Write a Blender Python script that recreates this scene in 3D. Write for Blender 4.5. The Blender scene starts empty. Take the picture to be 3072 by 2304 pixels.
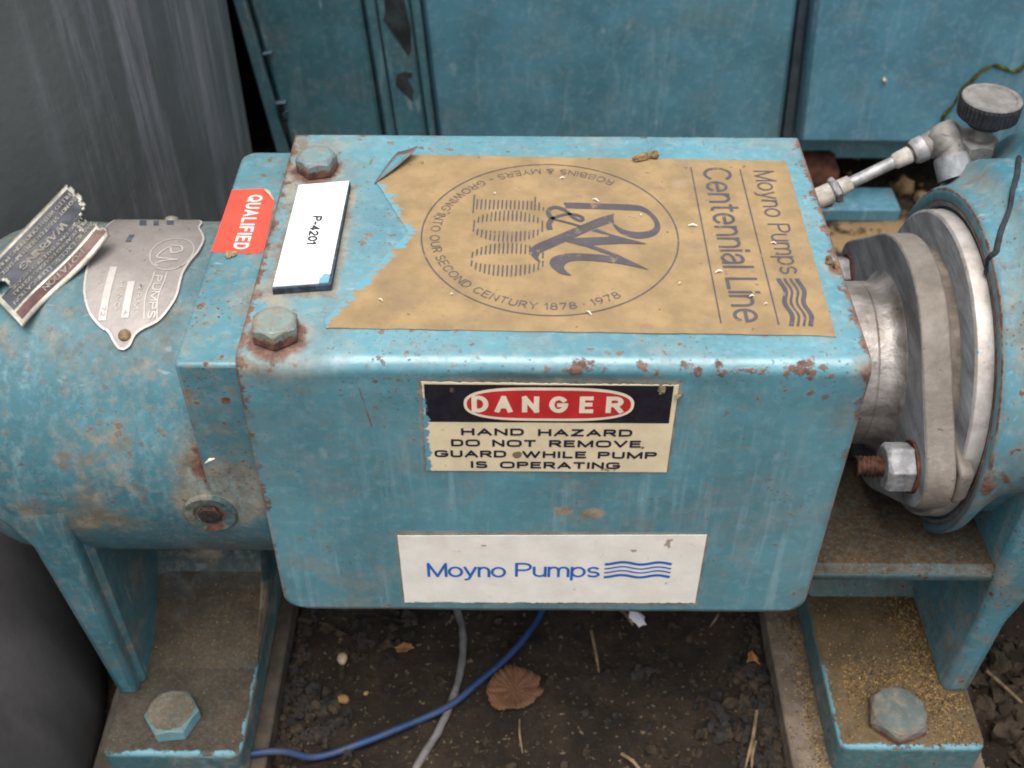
import bpy, bmesh, math, random
from mathutils import Vector, Matrix, noise as mnoise
random.seed(7)
PI = math.pi
scn = bpy.context.scene
col = scn.collection

# ------------------------------------------------------------------ camera, world, sun
cam = bpy.data.cameras.new('camera'); camo = bpy.data.objects.new('camera', cam); col.objects.link(camo)
cam.sensor_width = 36.0; cam.lens = 40.735; cam.clip_start = 0.01; cam.clip_end = 100
camo.location = (-0.01874996, -0.40423946, 0.36309555)
camo.rotation_euler = (0.82131574, -0.00404063, 0.00558685)
cam.dof.use_dof = True; cam.dof.focus_distance = 0.60; cam.dof.aperture_fstop = 13.0
scn.camera = camo

SUN_EL, SUN_AZ = math.radians(78), math.radians(190)
world = bpy.data.worlds.new('World'); scn.world = world; world.use_nodes = True
wn = world.node_tree; bg = wn.nodes['Background']
sky = wn.nodes.new('ShaderNodeTexSky'); sky.sky_type = 'NISHITA'; sky.sun_disc = False
sky.sun_elevation = SUN_EL; sky.sun_rotation = SUN_AZ
sky.air_density = 1.0; sky.dust_density = 4.0; sky.ozone_density = 1.0
hs = wn.nodes.new('ShaderNodeHueSaturation'); hs.inputs['Saturation'].default_value = 0.22
wn.links.new(sky.outputs[0], hs.inputs['Color']); wn.links.new(hs.outputs[0], bg.inputs[0])
bg.inputs[1].default_value = 0.11
sun = bpy.data.lights.new('sun', 'SUN'); sun.energy = 1.5; sun.angle = math.radians(50); sun.color = (1.0, 0.97, 0.93)
suno = bpy.data.objects.new('sun', sun); col.objects.link(suno)
sd = Vector((math.sin(SUN_AZ) * math.cos(SUN_EL), math.cos(SUN_AZ) * math.cos(SUN_EL), math.sin(SUN_EL)))
suno.rotation_euler = sd.to_track_quat('Z', 'Y').to_euler(); suno.location = (0, -1, 2)
scn.view_settings.view_transform = 'Standard'; scn.view_settings.look = 'None'
scn.view_settings.exposure = 1.12; scn.cycles.filter_width = 1.9; scn.view_settings.gamma = 1.0

# ------------------------------------------------------------------ node helper
def lin(r, g, b):
    f = lambda c: (c / 255) / 12.92 if c / 255 <= 0.04045 else ((c / 255 + 0.055) / 1.055) ** 2.4
    return (f(r), f(g), f(b), 1)

class V:
    """one socket value in a node tree, with arithmetic"""
    def __init__(s, g, sock): s.g, s.s = g, sock
    def _op(s, op, o, rev=False):
        a, b = (o, s) if rev else (s, o)
        return s.g.math(op, a, b)
    def __add__(s, o): return s._op('ADD', o)
    def __radd__(s, o): return s._op('ADD', o)
    def __sub__(s, o): return s._op('SUBTRACT', o)
    def __rsub__(s, o): return s._op('SUBTRACT', o, True)
    def __mul__(s, o): return s._op('MULTIPLY', o)
    def __rmul__(s, o): return s._op('MULTIPLY', o)
    def __truediv__(s, o): return s._op('DIVIDE', o)

class G:
    def __init__(s, name):
        s.m = bpy.data.materials.new(name); s.m.use_nodes = True
        s.t = s.m.node_tree; s.n = s.t.nodes
        s.b = s.n['Principled BSDF']
        s.co = s.n.new('ShaderNodeTexCoord').outputs['Object']
        sep = s.n.new('ShaderNodeSeparateXYZ'); s.t.links.new(s.co, sep.inputs[0])
        s.x, s.y, s.z = (V(s, o) for o in sep.outputs)
        s._nz = None
    def put(s, sock, v):
        if isinstance(v, V): s.t.links.new(v.s, sock)
        else:
            try: sock.default_value = v
            except Exception: sock.default_value = v[:len(sock.default_value)]
    def math(s, op, a, b=None, c=None, clamp=False):
        n = s.n.new('ShaderNodeMath'); n.operation = op; n.use_clamp = clamp
        s.put(n.inputs[0], a)
        if b is not None: s.put(n.inputs[1], b)
        if c is not None: s.put(n.inputs[2], c)
        return V(s, n.outputs[0])
    def mx(s, a, b): return s.math('MAXIMUM', a, b)
    def mn(s, a, b): return s.math('MINIMUM', a, b)
    def clamp(s, a): return s.math('ADD', a, 0.0, clamp=True)
    def noise(s, scale, detail=4, rough=0.55, stretch=None, off=(0, 0, 0), dist=0.0, out=0):
        n = s.n.new('ShaderNodeTexNoise'); n.inputs['Scale'].default_value = scale
        n.inputs['Detail'].default_value = detail; n.inputs['Roughness'].default_value = rough
        n.inputs['Distortion'].default_value = dist
        mp = s.n.new('ShaderNodeMapping'); mp.inputs['Location'].default_value = off
        if stretch: mp.inputs['Scale'].default_value = stretch
        s.t.links.new(s.co, mp.inputs[0]); s.t.links.new(mp.outputs[0], n.inputs['Vector'])
        return V(s, n.outputs[out])
    def voro(s, scale, feat='F1', out='Distance', rnd=1.0):
        n = s.n.new('ShaderNodeTexVoronoi'); n.feature = feat
        n.inputs['Scale'].default_value = scale; n.inputs['Randomness'].default_value = rnd
        s.t.links.new(s.co, n.inputs['Vector'])
        return V(s, n.outputs[out])
    def ramp(s, v, a, b):
        n = s.n.new('ShaderNodeMapRange'); n.interpolation_type = 'SMOOTHSTEP'
        s.put(n.inputs['Value'], v); n.inputs['From Min'].default_value = a; n.inputs['From Max'].default_value = b
        return V(s, n.outputs[0])
    def mix(s, f, a, b):
        n = s.n.new('ShaderNodeMix'); n.data_type = 'RGBA'
        s.put(n.inputs[0], f); s.put(n.inputs[6], a); s.put(n.inputs[7], b)
        return V(s, n.outputs[2])
    def nz(s):
        if s._nz is None:
            g = s.n.new('ShaderNodeNewGeometry'); sp = s.n.new('ShaderNodeSeparateXYZ')
            s.t.links.new(g.outputs['True Normal'], sp.inputs[0]); s._nz = V(s, sp.outputs[2])
        return s._nz
    def edge(s, radius):
        bv = s.n.new('ShaderNodeBevel'); bv.samples = 4; bv.inputs['Radius'].default_value = radius
        g = s.n.new('ShaderNodeNewGeometry')
        d = s.n.new('ShaderNodeVectorMath'); d.operation = 'DOT_PRODUCT'
        s.t.links.new(bv.outputs[0], d.inputs[0]); s.t.links.new(g.outputs['Normal'], d.inputs[1])
        return s.ramp(V(s, d.outputs['Value']), 0.995, 0.86)
    def near(s, p, r0, r1, sc=(1, 1, 1)):
        """1 inside r0 of point p, falling to 0 at r1"""
        d = None
        for v, c, k in zip((s.x, s.y, s.z), p, sc):
            if k == 0: continue
            q = (v - c) * k; q = q * q; d = q if d is None else d + q
        return s.ramp(s.math('SQRT', d), r1, r0)
    def bump(s, h, dist, strength=1.0):
        n = s.n.new('ShaderNodeBump'); n.inputs['Distance'].default_value = dist; n.inputs['Strength'].default_value = strength
        s.put(n.inputs['Height'], h); s.t.links.new(n.outputs[0], s.b.inputs['Normal'])
    def done(s, color=None, rough=0.5, metal=0.0, spec=0.5):
        if color is not None: s.put(s.b.inputs['Base Color'], color)
        s.put(s.b.inputs['Roughness'], rough); s.put(s.b.inputs['Metallic'], metal)
        s.put(s.b.inputs['Specular IOR Level'], spec)
        return s.m

RUST_D, RUST_L = lin(74, 52, 45), lin(120, 86, 70)
DIRT = lin(96, 82, 62)

def paint(name, base=(104, 158, 178), rust=1.0, chalk=0.5, dirt=0.0, dirtcol=DIRT, grime=0.3, spots=(), extra=None, clean=None, edge_r=0.0035, edge_amt=1.0, rough=0.42, thr=0.0, spec=0.3):
    g = G(name)
    b = lin(*base)
    dark = lin(*[c * 0.86 for c in base]); pale = lin(*[min(255, c * 0.6 + 92) for c in base])
    c = g.mix(g.ramp(g.noise(13, 7, 0.66), 0.35, 0.65), dark, b)
    c = g.mix(g.ramp(g.noise(150, 6, 0.7, off=(3, 1, 2)), 0.48, 0.66) * 0.22, c, pale)
    c = g.mix(g.ramp(g.noise(420, 3, 0.7, off=(8, 1, 2)), 0.45, 0.7) * 0.16, c, dark)
    st = g.ramp(g.noise(110, 6, 0.7, stretch=(1, 1, 0.10), off=(1, 0, 0)), 0.50, 0.70) * g.ramp(g.noise(9, 3, off=(9, 4, 0)), 0.38, 0.62)
    c = g.mix(st * (chalk * 0.75), c, pale)
    sc = g.ramp(g.noise(240, 3, 0.5, stretch=(0.35, 1, 0.12), off=(4, 0, 1)), 0.66, 0.74)
    c = g.mix(sc * (0.35 * chalk), c, lin(205, 212, 208))
    # grime film (grey-brown), large soft patches with a fine broken edge
    gm = g.ramp(g.noise(22, 8, 0.72, off=(5, 5, 5)), 0.48, 0.68) * grime
    gm2 = g.ramp(g.noise(190, 5, 0.75, off=(2, 7, 5)), 0.50, 0.66) * g.ramp(g.noise(17, 4, off=(2, 2, 8)), 0.36, 0.6) * (grime * 0.75)
    # rust
    n1 = g.noise(120, 7, 0.72, off=(7, 3, 1)); big = g.ramp(g.noise(14, 3, off=(1, 8, 3)), 0.36, 0.62)
    small = g.ramp(n1, 0.645 + thr, 0.675 + thr) * g.clamp(big + 0.1)
    vn = g.noise(300, 4, 0.7, off=(1, 2, 9)); pk = g.ramp(g.noise(26, 4, off=(8, 1, 4)), 0.46, 0.56)
    wv = g.noise(75, 5, 0.7, off=(6, 2, 2)) - 0.5
    pit = g.ramp(g.voro(110) + (vn - 0.5) * 0.9 + wv * 0.7, 0.17, 0.11) * pk
    pit2 = g.ramp(g.voro(330) + (vn - 0.5) * 0.8, 0.22, 0.15) * g.ramp(g.noise(20, 5, 0.6, off=(3, 7, 4)), 0.44, 0.56)
    r = g.mx(g.mx(small, pit), pit2 * 0.85) * rust
    if edge_amt:
        e = g.edge(edge_r)
        r = g.mx(r, g.clamp(g.ramp(e * 0.62 + g.noise(75, 5, 0.7, off=(2, 2, 2)) * 0.75, 0.74, 0.86) * edge_amt))
    gg = None
    for p, r0, r1, amt in spots:
        m = g.near(p, r0, r1) * amt
        gg = m if gg is None else g.mx(gg, m)
    if gg is not None:
        gm = g.mx(gm, gg * 0.8)
        r = g.mx(r, g.ramp(gg * 0.55 + g.noise(95, 5, 0.68, off=(6, 6, 1)) * 0.62, 0.66, 0.82))
    if extra: r, gm, c = extra(g, r, gm, c)
    c = g.mix(gm2, c, lin(120, 112, 98))
    c = g.mix(gm, c, g.mix(g.ramp(g.noise(60, 6, 0.7, off=(9, 2, 9)), 0.4, 0.62), lin(104, 90, 72), lin(142, 130, 112)))
    halo = g.mx(g.ramp(n1, 0.58 + thr, 0.65 + thr) * big, g.ramp(g.voro(110) + (vn - 0.5) * 0.7, 0.42, 0.15) * pk) * (0.20 * rust)
    c = g.mix(halo, c, lin(146, 118, 88))
    rc = g.mix(g.ramp(g.noise(170, 5, 0.7), 0.35, 0.68), RUST_D, RUST_L)
    c = g.mix(r, c, rc)
    rough_v = g.mx(g.clamp(r * 0.9), g.clamp(gm * 0.8 + rough))
    h = g.noise(190, 4, 0.6) * 0.25 + g.noise(26, 3) * 0.5 + g.clamp(r) * (g.noise(260, 4, 0.7) * 0.9 - 0.1)
    if dirt > 0:
        up = g.ramp(g.nz(), 0.45, 0.8)
        dm = up * g.ramp(g.noise(16, 6, 0.65, off=(4, 2, 2)), 0.62 - 0.5 * dirt, 0.85 - 0.5 * dirt)
        dm = g.clamp(dm * (g.noise(300, 3, 0.7) * 0.7 + 0.6))
        if clean:
            cl = g.ramp(clean(g, r, gm, c) * 0.36 + g.noise(85, 7, 0.78, off=(1, 7, 1)) * 0.85, 0.70, 0.78)
            dm = dm * (1 - cl); c = g.mix(cl * up * (1 - r), c, lin(86, 128, 138))
        dc = g.mix(g.ramp(g.noise(420, 3, 0.7), 0.4, 0.7), [k * 0.70 for k in dirtcol[:3]] + [1], dirtcol)
        dc = g.mix(g.ramp(g.noise(34, 6, 0.7, off=(3, 8, 1)), 0.42, 0.62) * 0.75, dc, [k * 0.42 for k in dirtcol[:3]] + [1])
        dc = g.mix(g.ramp(g.noise(700, 2, 0.6, off=(1, 1, 1)), 0.66, 0.74) * 0.5, dc, lin(176, 158, 118))
        c = g.mix(dm, c, dc); rough_v = g.mx(rough_v, dm * 0.9); h = h + dm * g.noise(500, 3, 0.7) * 1.2
    g.bump(h, 0.0011, 0.55)
    return g.done(c, rough_v, 0.0, spec)

def metal(name, a=(150, 146, 142), b=(90, 90, 92), rough=0.5, mtl=0.55, stain=0.35, staincol=(96, 84, 70), scale=60, stretch=(1, 1, 1), paintflecks=0.0, bumpd=0.0006):
    g = G(name)
    c = g.mix(g.ramp(g.noise(scale, 6, 0.65, stretch=stretch), 0.32, 0.7), lin(*b), lin(*a))
    c = g.mix(g.ramp(g.noise(30, 7, 0.7, off=(3, 3, 9)), 0.45, 0.72) * stain, c, lin(*staincol))
    c = g.mix(g.ramp(g.noise(230, 3, 0.6, off=(3, 1, 9)), 0.68, 0.72) * 0.7, c, lin(58, 52, 46))
    if paintflecks: c = g.mix(g.ramp(g.noise(110, 4, 0.6, off=(5, 1, 9)), 0.70 - paintflecks, 0.72 - paintflecks), c, lin(96, 150, 165))
    g.bump(g.noise(250, 4, 0.65) + g.noise(scale, 4, 0.6, stretch=stretch) * 0.7, bumpd, 0.6)
    return g.done(c, g.noise(60, 4) * 0.25 + (rough - 0.1), mtl, 0.4)

def flat(name, colr, rough=0.6, var=0.12, spec=0.3, vs=120, stains=0.0, staincol=(92, 70, 52), extra=None, bumpd=0.0):
    g = G(name)
    d = [c * (1 - 2.2 * var) for c in colr]
    c = g.mix(g.ramp(g.noise(vs, 5, 0.62), 0.3, 0.7), lin(*d), lin(*colr))
    if stains:
        c = g.mix(g.ramp(g.noise(28, 6, 0.65, off=(1, 4, 3)), 0.47, 0.75) * stains, c, lin(*staincol))
        c = g.mix(g.ramp(g.noise(120, 4, 0.65, off=(7, 4, 3)), 0.66, 0.71) * g.clamp(stains * 1.6), c, lin(*[k * 0.8 for k in staincol]))
    if extra: c = extra(g, c)
    if bumpd: g.bump(g.noise(vs * 1.7, 5, 0.65), bumpd, 0.7)
    return g.done(c, rough, 0.0, spec)

# ------------------------------------------------------------------ object helpers
def tag(o, label=None, cat=None, group=None, kind=None):
    if label: o['label'] = label
    if cat: o['category'] = cat
    if group: o['group'] = group
    if kind: o['kind'] = kind
    return o
ORG = {}
def empty(name, loc, label, cat, group=None):
    o = bpy.data.objects.new(name, None); col.objects.link(o); o.location = loc
    o.empty_display_size = 0.02; ORG[o.name] = Vector(loc)
    return tag(o, label, cat, group)
def link(name, me, parent=None, at=None):
    o = bpy.data.objects.new(name, me); col.objects.link(o)
    if at is not None: o.location = at
    org = Vector((0, 0, 0))
    if parent is not None:
        o.parent = parent
        po = ORG.get(parent.name, Vector((0, 0, 0)))
        o.matrix_parent_inverse = Matrix.Translation(-po)
    ORG[o.name] = Vector(at) if at is not None else org
    return o
def obj(name, bm, mats, parent=None, at=None, smooth=35, bevel=None, recalc=True, segs=2):
    if recalc: bmesh.ops.recalc_face_normals(bm, faces=bm.faces[:])
    me = bpy.data.meshes.new(name); bm.to_mesh(me); bm.free()
    for m in (mats if isinstance(mats, (list, tuple)) else [mats]): me.materials.append(m)
    if smooth:
        me.shade_smooth(); me.set_sharp_from_angle(angle=math.radians(smooth))
    o = link(name, me, parent, at)
    if bevel:
        md = o.modifiers.new('bevel', 'BEVEL'); md.width = bevel; md.segments = segs; md.limit_method = 'ANGLE'; md.angle_limit = math.radians(40)
        md.harden_normals = False
    return o
def nb(): return bmesh.new()
def hull8(bm, lo, hi):
    """prism between two quads/polys with the same vertex count"""
    n = len(lo); a = [bm.verts.new(p) for p in lo]; b = [bm.verts.new(p) for p in hi]
    fs = [bm.faces.new(a[::-1]), bm.faces.new(b)]
    for i in range(n): fs.append(bm.faces.new((a[i], a[(i + 1) % n], b[(i + 1) % n], b[i])))
    return fs
def box(bm, x0, x1, y0, y1, z0, z1):
    return hull8(bm, [(x0, y0, z0), (x1, y0, z0), (x1, y1, z0), (x0, y1, z0)], [(x0, y0, z1), (x1, y0, z1), (x1, y1, z1), (x0, y1, z1)])
def lathe(bm, prof, cy, cz, seg=96, a0=0, a1=2 * PI, caps=True):
    """profile [(x, r)] turned about the axis parallel to X through (cy, cz)"""
    full = abs(a1 - a0 - 2 * PI) < 1e-6; n = seg if full else seg + 1; rings = []
    for x, r in prof:
        rings.append([bm.verts.new((x, cy + r * math.cos(a0 + (a1 - a0) * i / seg), cz + r * math.sin(a0 + (a1 - a0) * i / seg))) for i in range(n)])
    for A, B in zip(rings, rings[1:]):
        for i in range(seg):
            j = (i + 1) % n; bm.faces.new((A[i], A[j], B[j], B[i]))
    if caps and full: bm.faces.new(rings[0][::-1]); bm.faces.new(rings[-1])
    return rings
def zlathe(bm, prof, cx, cy, seg=48, rad=None):
    rings = []
    for z, r in prof:
        rings.append([bm.verts.new((cx + (r if rad is None else r + rad(i, z)) * math.cos(2 * PI * i / seg), cy + (r if rad is None else r + rad(i, z)) * math.sin(2 * PI * i / seg), z)) for i in range(seg)])
    for A, B in zip(rings, rings[1:]):
        for i in range(seg):
            j = (i + 1) % seg; bm.faces.new((A[i], A[j], B[j], B[i]))
    bm.faces.new(rings[0][::-1]); bm.faces.new(rings[-1])
def frame(d, upv=Vector((0, 0, 1))):
    d = d.normalized()
    if abs(d.dot(upv)) > 0.98: upv = Vector((0, 1, 0))
    u = d.cross(upv).normalized(); return u, d.cross(u).normalized()
def tube(bm, pts, r, seg=12, caps=True, sub=0):
    pts = [Vector(p) for p in pts]
    if sub:
        if isinstance(r, (list, tuple)) and len(r) == len(pts):
            r = [r[i] + (r[i + 1] - r[i]) * k / sub for i in range(len(r) - 1) for k in range(sub)] + [r[-1]]
        pts = catmull(pts, sub)
    n = len(pts); rings = []
    for i, p in enumerate(pts):
        d = pts[min(i + 1, n - 1)] - pts[max(i - 1, 0)]
        u, v = frame(d); rr = r[i] if isinstance(r, (list, tuple)) else r
        rings.append([bm.verts.new(p + (u * math.cos(2 * PI * k / seg) + v * math.sin(2 * PI * k / seg)) * rr) for k in range(seg)])
    for A, B in zip(rings, rings[1:]):
        for k in range(seg): bm.faces.new((A[k], A[(k + 1) % seg], B[(k + 1) % seg], B[k]))
    if caps: bm.faces.new(rings[0][::-1]); bm.faces.new(rings[-1])
def catmull(P, sub):
    out = []
    for i in range(len(P) - 1):
        p0, p1, p2, p3 = P[max(i - 1, 0)], P[i], P[i + 1], P[min(i + 2, len(P) - 1)]
        for k in range(sub):
            t = k / sub
            out.append(0.5 * ((2 * p1) + (p2 - p0) * t + (2 * p0 - 5 * p1 + 4 * p2 - p3) * t * t + (3 * p1 - p0 - 3 * p2 + p3) * t ** 3))
    out.append(P[-1]); return out
def hexhead(bm, R, h, ax=None, at=(0, 0, 0), dome=0.0, rt=0.83):
    """hexagon bolt head with a chamfered top, base at z=0, then turned so that z goes along ax"""
    M = Matrix.Translation(at) @ (Vector((0, 0, 1)).rotation_difference(Vector(ax)).to_matrix().to_4x4() if ax else Matrix())
    def pt(a, r, z): return bm.verts.new(M @ Vector((r * math.cos(a), r * math.sin(a), z)))
    base, side, top = [], [], []
    for i in range(12):
        a = i * PI / 6; corner = i % 2 == 0; rr = R if corner else R * math.cos(PI / 6)
        base.append(pt(a, rr, 0)); side.append(pt(a, rr, h - (0.2 * R if corner else 0.07 * R))); top.append(pt(a, R * rt, h))
    for A, B in ((base, side), (side, top)):
        for i in range(12): bm.faces.new((A[i], A[(i + 1) % 12], B[(i + 1) % 12], B[i]))
    bm.faces.new(base[::-1])
    if dome:
        inn = [pt(i * PI / 6, R * 0.45, h + dome) for i in range(12)]
        for i in range(12): bm.faces.new((top[i], top[(i + 1) % 12], inn[(i + 1) % 12], inn[i]))
        bm.faces.new(inn)
    else: bm.faces.new(top)
def poly(bm, pts, mat=0):
    f = bm.faces.new([bm.verts.new(p) for p in pts]); f.material_index = mat; return f
def slab(bm, pts2, to, t0, t1, mat=0):
    """a thin plate: outline pts2 lifted by to(u, v, h) from height t0 to t1"""
    for f in hull8(bm, [to(u, v, t0) for u, v in pts2], [to(u, v, t1) for u, v in pts2]): f.material_index = mat

def stroke(bm, pts, w, to, lift=0.0007, mat=0, closed=False, sub=0):
    P = [Vector((p[0], p[1])) for p in pts]
    if sub: P = [Vector(q[:2]) for q in catmull([Vector((p.x, p.y, 0)) for p in P], sub)]
    n = len(P); L, R_ = [], []
    for i in range(n):
        if closed: d = P[(i + 1) % n] - P[(i - 1) % n]
        else: d = P[min(i + 1, n - 1)] - P[max(i - 1, 0)]
        d = d.normalized() if d.length > 1e-9 else Vector((1, 0)); nn = Vector((-d.y, d.x)); ww = w[i] if isinstance(w, (list, tuple)) else w
        if isinstance(w, (list, tuple)) is False: ww = w
        L.append(bm.verts.new(to(*(P[i] + nn * ww / 2), lift))); R_.append(bm.verts.new(to(*(P[i] - nn * ww / 2), lift)))
    for i in range(n if closed else n - 1):
        j = (i + 1) % n; bm.faces.new((L[i], R_[i], R_[j], L[j])).material_index = mat
# ---- a small stroke alphabet: every letter is a set of centre lines in units of the cap height
SQ = [2.0]
def ell(cx, cy, rx, ry, a0, a1, n=None):
    n = n or max(4, int(abs(a1 - a0) / 18)); out = []; e = 2.0 / SQ[0]
    for i in range(n + 1):
        a = math.radians(a0 + (a1 - a0) * i / n); c, s = math.cos(a), math.sin(a)
        out.append((cx + rx * math.copysign(abs(c) ** e, c), cy + ry * math.copysign(abs(s) ** e, s)))
    return out
def smooth2(pts, k=4): return [(q.x, q.y) for q in catmull([Vector((x, y, 0)) for x, y in pts], k)]
def glyphs():
    st = lambda x, a=0, b=1: [(x, a), (x, b)]
    P = [(0, 1), (.32, 1)] + ell(.32, .74, .26, .26, 90, -90) + [(0, .48)]
    S = ell(.29, .755, .27, .245, 32, 270) + ell(.29, .255, .29, .255, 90, -148)[1:]
    return {
        'A': ([[(0, 0), (.36, 1)], [(.36, 1), (.72, 0)], [(.12, .33), (.60, .33)]], .72),
        'B': ([st(0), [(0, 1), (.33, 1)] + ell(.33, .765, .235, .235, 90, -90) + [(0, .53)], [(0, .53), (.36, .53)] + ell(.36, .265, .265, .265, 90, -90) + [(0, 0)]], .62),
        'C': ([ell(.37, .5, .37, .5, 42, 318)], .68), 'D': ([st(0), [(0, 1), (.25, 1)] + ell(.25, .5, .40, .5, 90, -90) + [(0, 0)]], .65),
        'E': ([st(0), [(0, 1), (.52, 1)], [(0, .52), (.47, .52)], [(0, 0), (.54, 0)]], .54), 'F': ([st(0), [(0, 1), (.52, 1)], [(0, .5), (.45, .5)]], .52),
        'G': ([ell(.38, .5, .38, .5, 42, 355), [(.76, .46), (.42, .46)]], .76), 'H': ([st(0), st(.64), [(0, .52), (.64, .52)]], .64), 'I': ([st(0)], 0.0),
        'L': ([st(0), [(0, 0), (.48, 0)]], .48), 'M': ([st(0), [(0, 1), (.4, 0)], [(.4, 0), (.8, 1)], st(.8)], .8), 'N': ([st(0), [(0, 1), (.62, 0)], st(.62)], .62),
        'O': ([ell(.4, .5, .4, .5, 0, 360, 24)], .8), 'Q': ([ell(.4, .5, .4, .5, 0, 360, 24), [(.48, .25), (.78, -.04)]], .8),
        'P': ([st(0), P], .58), 'R': ([st(0), P, [(.30, .48), (.60, 0)]], .60), 'S': ([S], .58), 'T': ([st(.3), [(0, 1), (.6, 1)]], .6),
        'U': ([[(0, 1)] + ell(.31, .3, .31, .3, 180, 360) + [(.62, 1)]], .62), 'V': ([[(0, 1), (.34, 0)], [(.34, 0), (.68, 1)]], .68),
        'W': ([[(0, 1), (.25, 0)], [(.25, 0), (.49, 1)], [(.49, 1), (.73, 0)], [(.73, 0), (.98, 1)]], .98), 'X': ([[(0, 0), (.62, 1)], [(0, 1), (.62, 0)]], .62),
        'Y': ([[(0, 1), (.33, .45)], [(.66, 1), (.33, .45)], st(.33, 0, .45)], .66), 'Z': ([[(.03, 1), (.6, 1)], [(.6, 1), (0, 0)], [(0, 0), (.62, 0)]], .62),
        '&': ([smooth2([(.66, 0), (.22, .62), (.2, .85), (.34, 1), (.48, .85), (.42, .65), (.1, .4), (.04, .2), (.22, 0), (.45, .06), (.66, .42)])], .68),
        '0': ([ell(.28, .5, .28, .5, 0, 360, 24)], .56), '1': ([[(0, .78), (.2, 1)], st(.2)], .22),
        '2': ([ell(.27, .72, .27, .28, 165, -35) + [(0, 0)], [(0, 0), (.56, 0)]], .56), '3': ([ell(.27, .76, .24, .24, 150, -90) + ell(.27, .26, .28, .26, 90, -150)[1:]], .55),
        '4': ([st(.42), [(.42, 1), (0, .28)], [(0, .28), (.58, .28)]], .58), '7': ([[(0, 1), (.54, 1)], [(.54, 1), (.2, 0)]], .54),
        '8': ([ell(.28, .76, .24, .24, 0, 360, 20), ell(.28, .26, .28, .26, 0, 360, 20)], .56), '9': ([ell(.28, .70, .28, .30, 0, 360, 20), smooth2([(.56, .68), (.5, .35), (.26, 0)])], .56),
        '-': ([[(.02, .42), (.34, .42)]], .36), '.': ([[(0, .0), (.04, 0)]], .04), '\u00b7': ([[(0, .48), (.06, .48)]], .06), '/': ([[(0, 0), (.4, 1)]], .4),
        'a': ([smooth2([(.04, .53), (.11, .67), (.26, .72), (.41, .67), (.46, .52), (.46, .3), (.46, .0)]), smooth2([(.46, .42), (.2, .38), (.03, .27), (.03, .11), (.16, 0), (.33, .04), (.46, .2)])], .48),
        'e': ([[(.01, .38), (.54, .38)], ell(.28, .36, .27, .36, 3, 322)], .55), 'i': ([st(0, 0, .72), st(0, .93, 1.0)], 0.0), 'l': ([st(0)], 0.0),
        'n': ([st(0, 0, .72), [(0, .42)] + ell(.23, .45, .23, .27, 180, 0) + [(.46, 0)]], .46), 'm': ([st(0, 0, .72), ell(.2, .46, .2, .26, 180, 0) + [(.40, 0)], ell(.6, .46, .2, .26, 180, 0) + [(.80, 0)]], .80),
        'o': ([ell(.29, .36, .29, .36, 0, 360, 24)], .58), 'p': ([st(0, -.28, .72), ell(.26, .36, .26, .36, 0, 360, 24)], .52),
        's': ([ell(.22, .535, .20, .185, 35, 270) + ell(.22, .175, .22, .175, 90, -145)[1:]], .44), 't': ([[(.15, .95), (.15, .14)] + ell(.27, .13, .12, .13, 180, 280), [(0, .72), (.33, .72)]], .33),
        'u': ([[(0, .72)] + ell(.23, .27, .23, .27, 180, 360) + [(.46, .3)], st(.46, 0, .72)], .46), 'y': ([[(0, .72), (.25, .02)], smooth2([(.5, .72), (.25, .02), (.17, -.2), (.03, -.27)])], .5)}
def text(bm, body, x0, x1, y0, h, to, mat=0, w=0.13, sq=2.0, gap=0.20, lift=0.0007, word=0.34):
    """lettering set between x0 and x1, baseline y0, cap height h, stroke weight w (of the cap height)"""
    SQ[0] = sq; GD = glyphs(); pen = 0.0; S = []
    for ch in body:
        if ch == ' ': pen += word; continue
        ss, wd = GD[ch]; S += [[(pen + x, y) for x, y in s] for s in ss]; pen += wd + gap
    lo = min(p[0] for s in S for p in s); hi = max(p[0] for s in S for p in s)
    W = w * h; dirn = 1 if x1 > x0 else -1
    kx = (abs(x1 - x0) - W) / max(hi - lo, 1e-6); ky = h - W
    for i, s in enumerate(S):
        P = [(x0 + dirn * (W / 2 + (x - lo) * kx), y0 + W / 2 + y * ky) for x, y in s]
        closed = len(P) > 12 and abs(P[0][0] - P[-1][0]) + abs(P[0][1] - P[-1][1]) < 1e-7
        if closed: P = P[:-1]
        else:   # square ends
            for a, b in ((0, 1), (-1, -2)):
                d = Vector((P[a][0] - P[b][0], P[a][1] - P[b][1]))
                if d.length > 1e-9: d.normalize(); P[a] = (P[a][0] + d.x * W * 0.42, P[a][1] + d.y * W * 0.42)
        stroke(bm, P, W, to, lift + 0.000008 * (i % 5), mat, closed)
def smoothpoly(pts, sub=3):
    P = [Vector((x, y, 0)) for x, y in pts]; n = len(P); out = []
    for i in range(n):
        p0, p1, p2, p3 = P[i - 1], P[i], P[(i + 1) % n], P[(i + 2) % n]
        sharp = (p1 - p0).angle(p2 - p1, 0) > 1.0; sharp2 = (p2 - p1).angle(p3 - p2, 0) > 1.0
        a = p1 if sharp else p0; d = p2 if sharp2 else p3
        for k in range(sub):
            t = k / sub
            q = 0.5 * ((2 * p1) + (p2 - a) * t + (2 * a - 5 * p1 + 4 * p2 - d) * t * t + (3 * p1 - a - 3 * p2 + d) * t ** 3)
            out.append((q.x, q.y))
    return out
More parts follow.
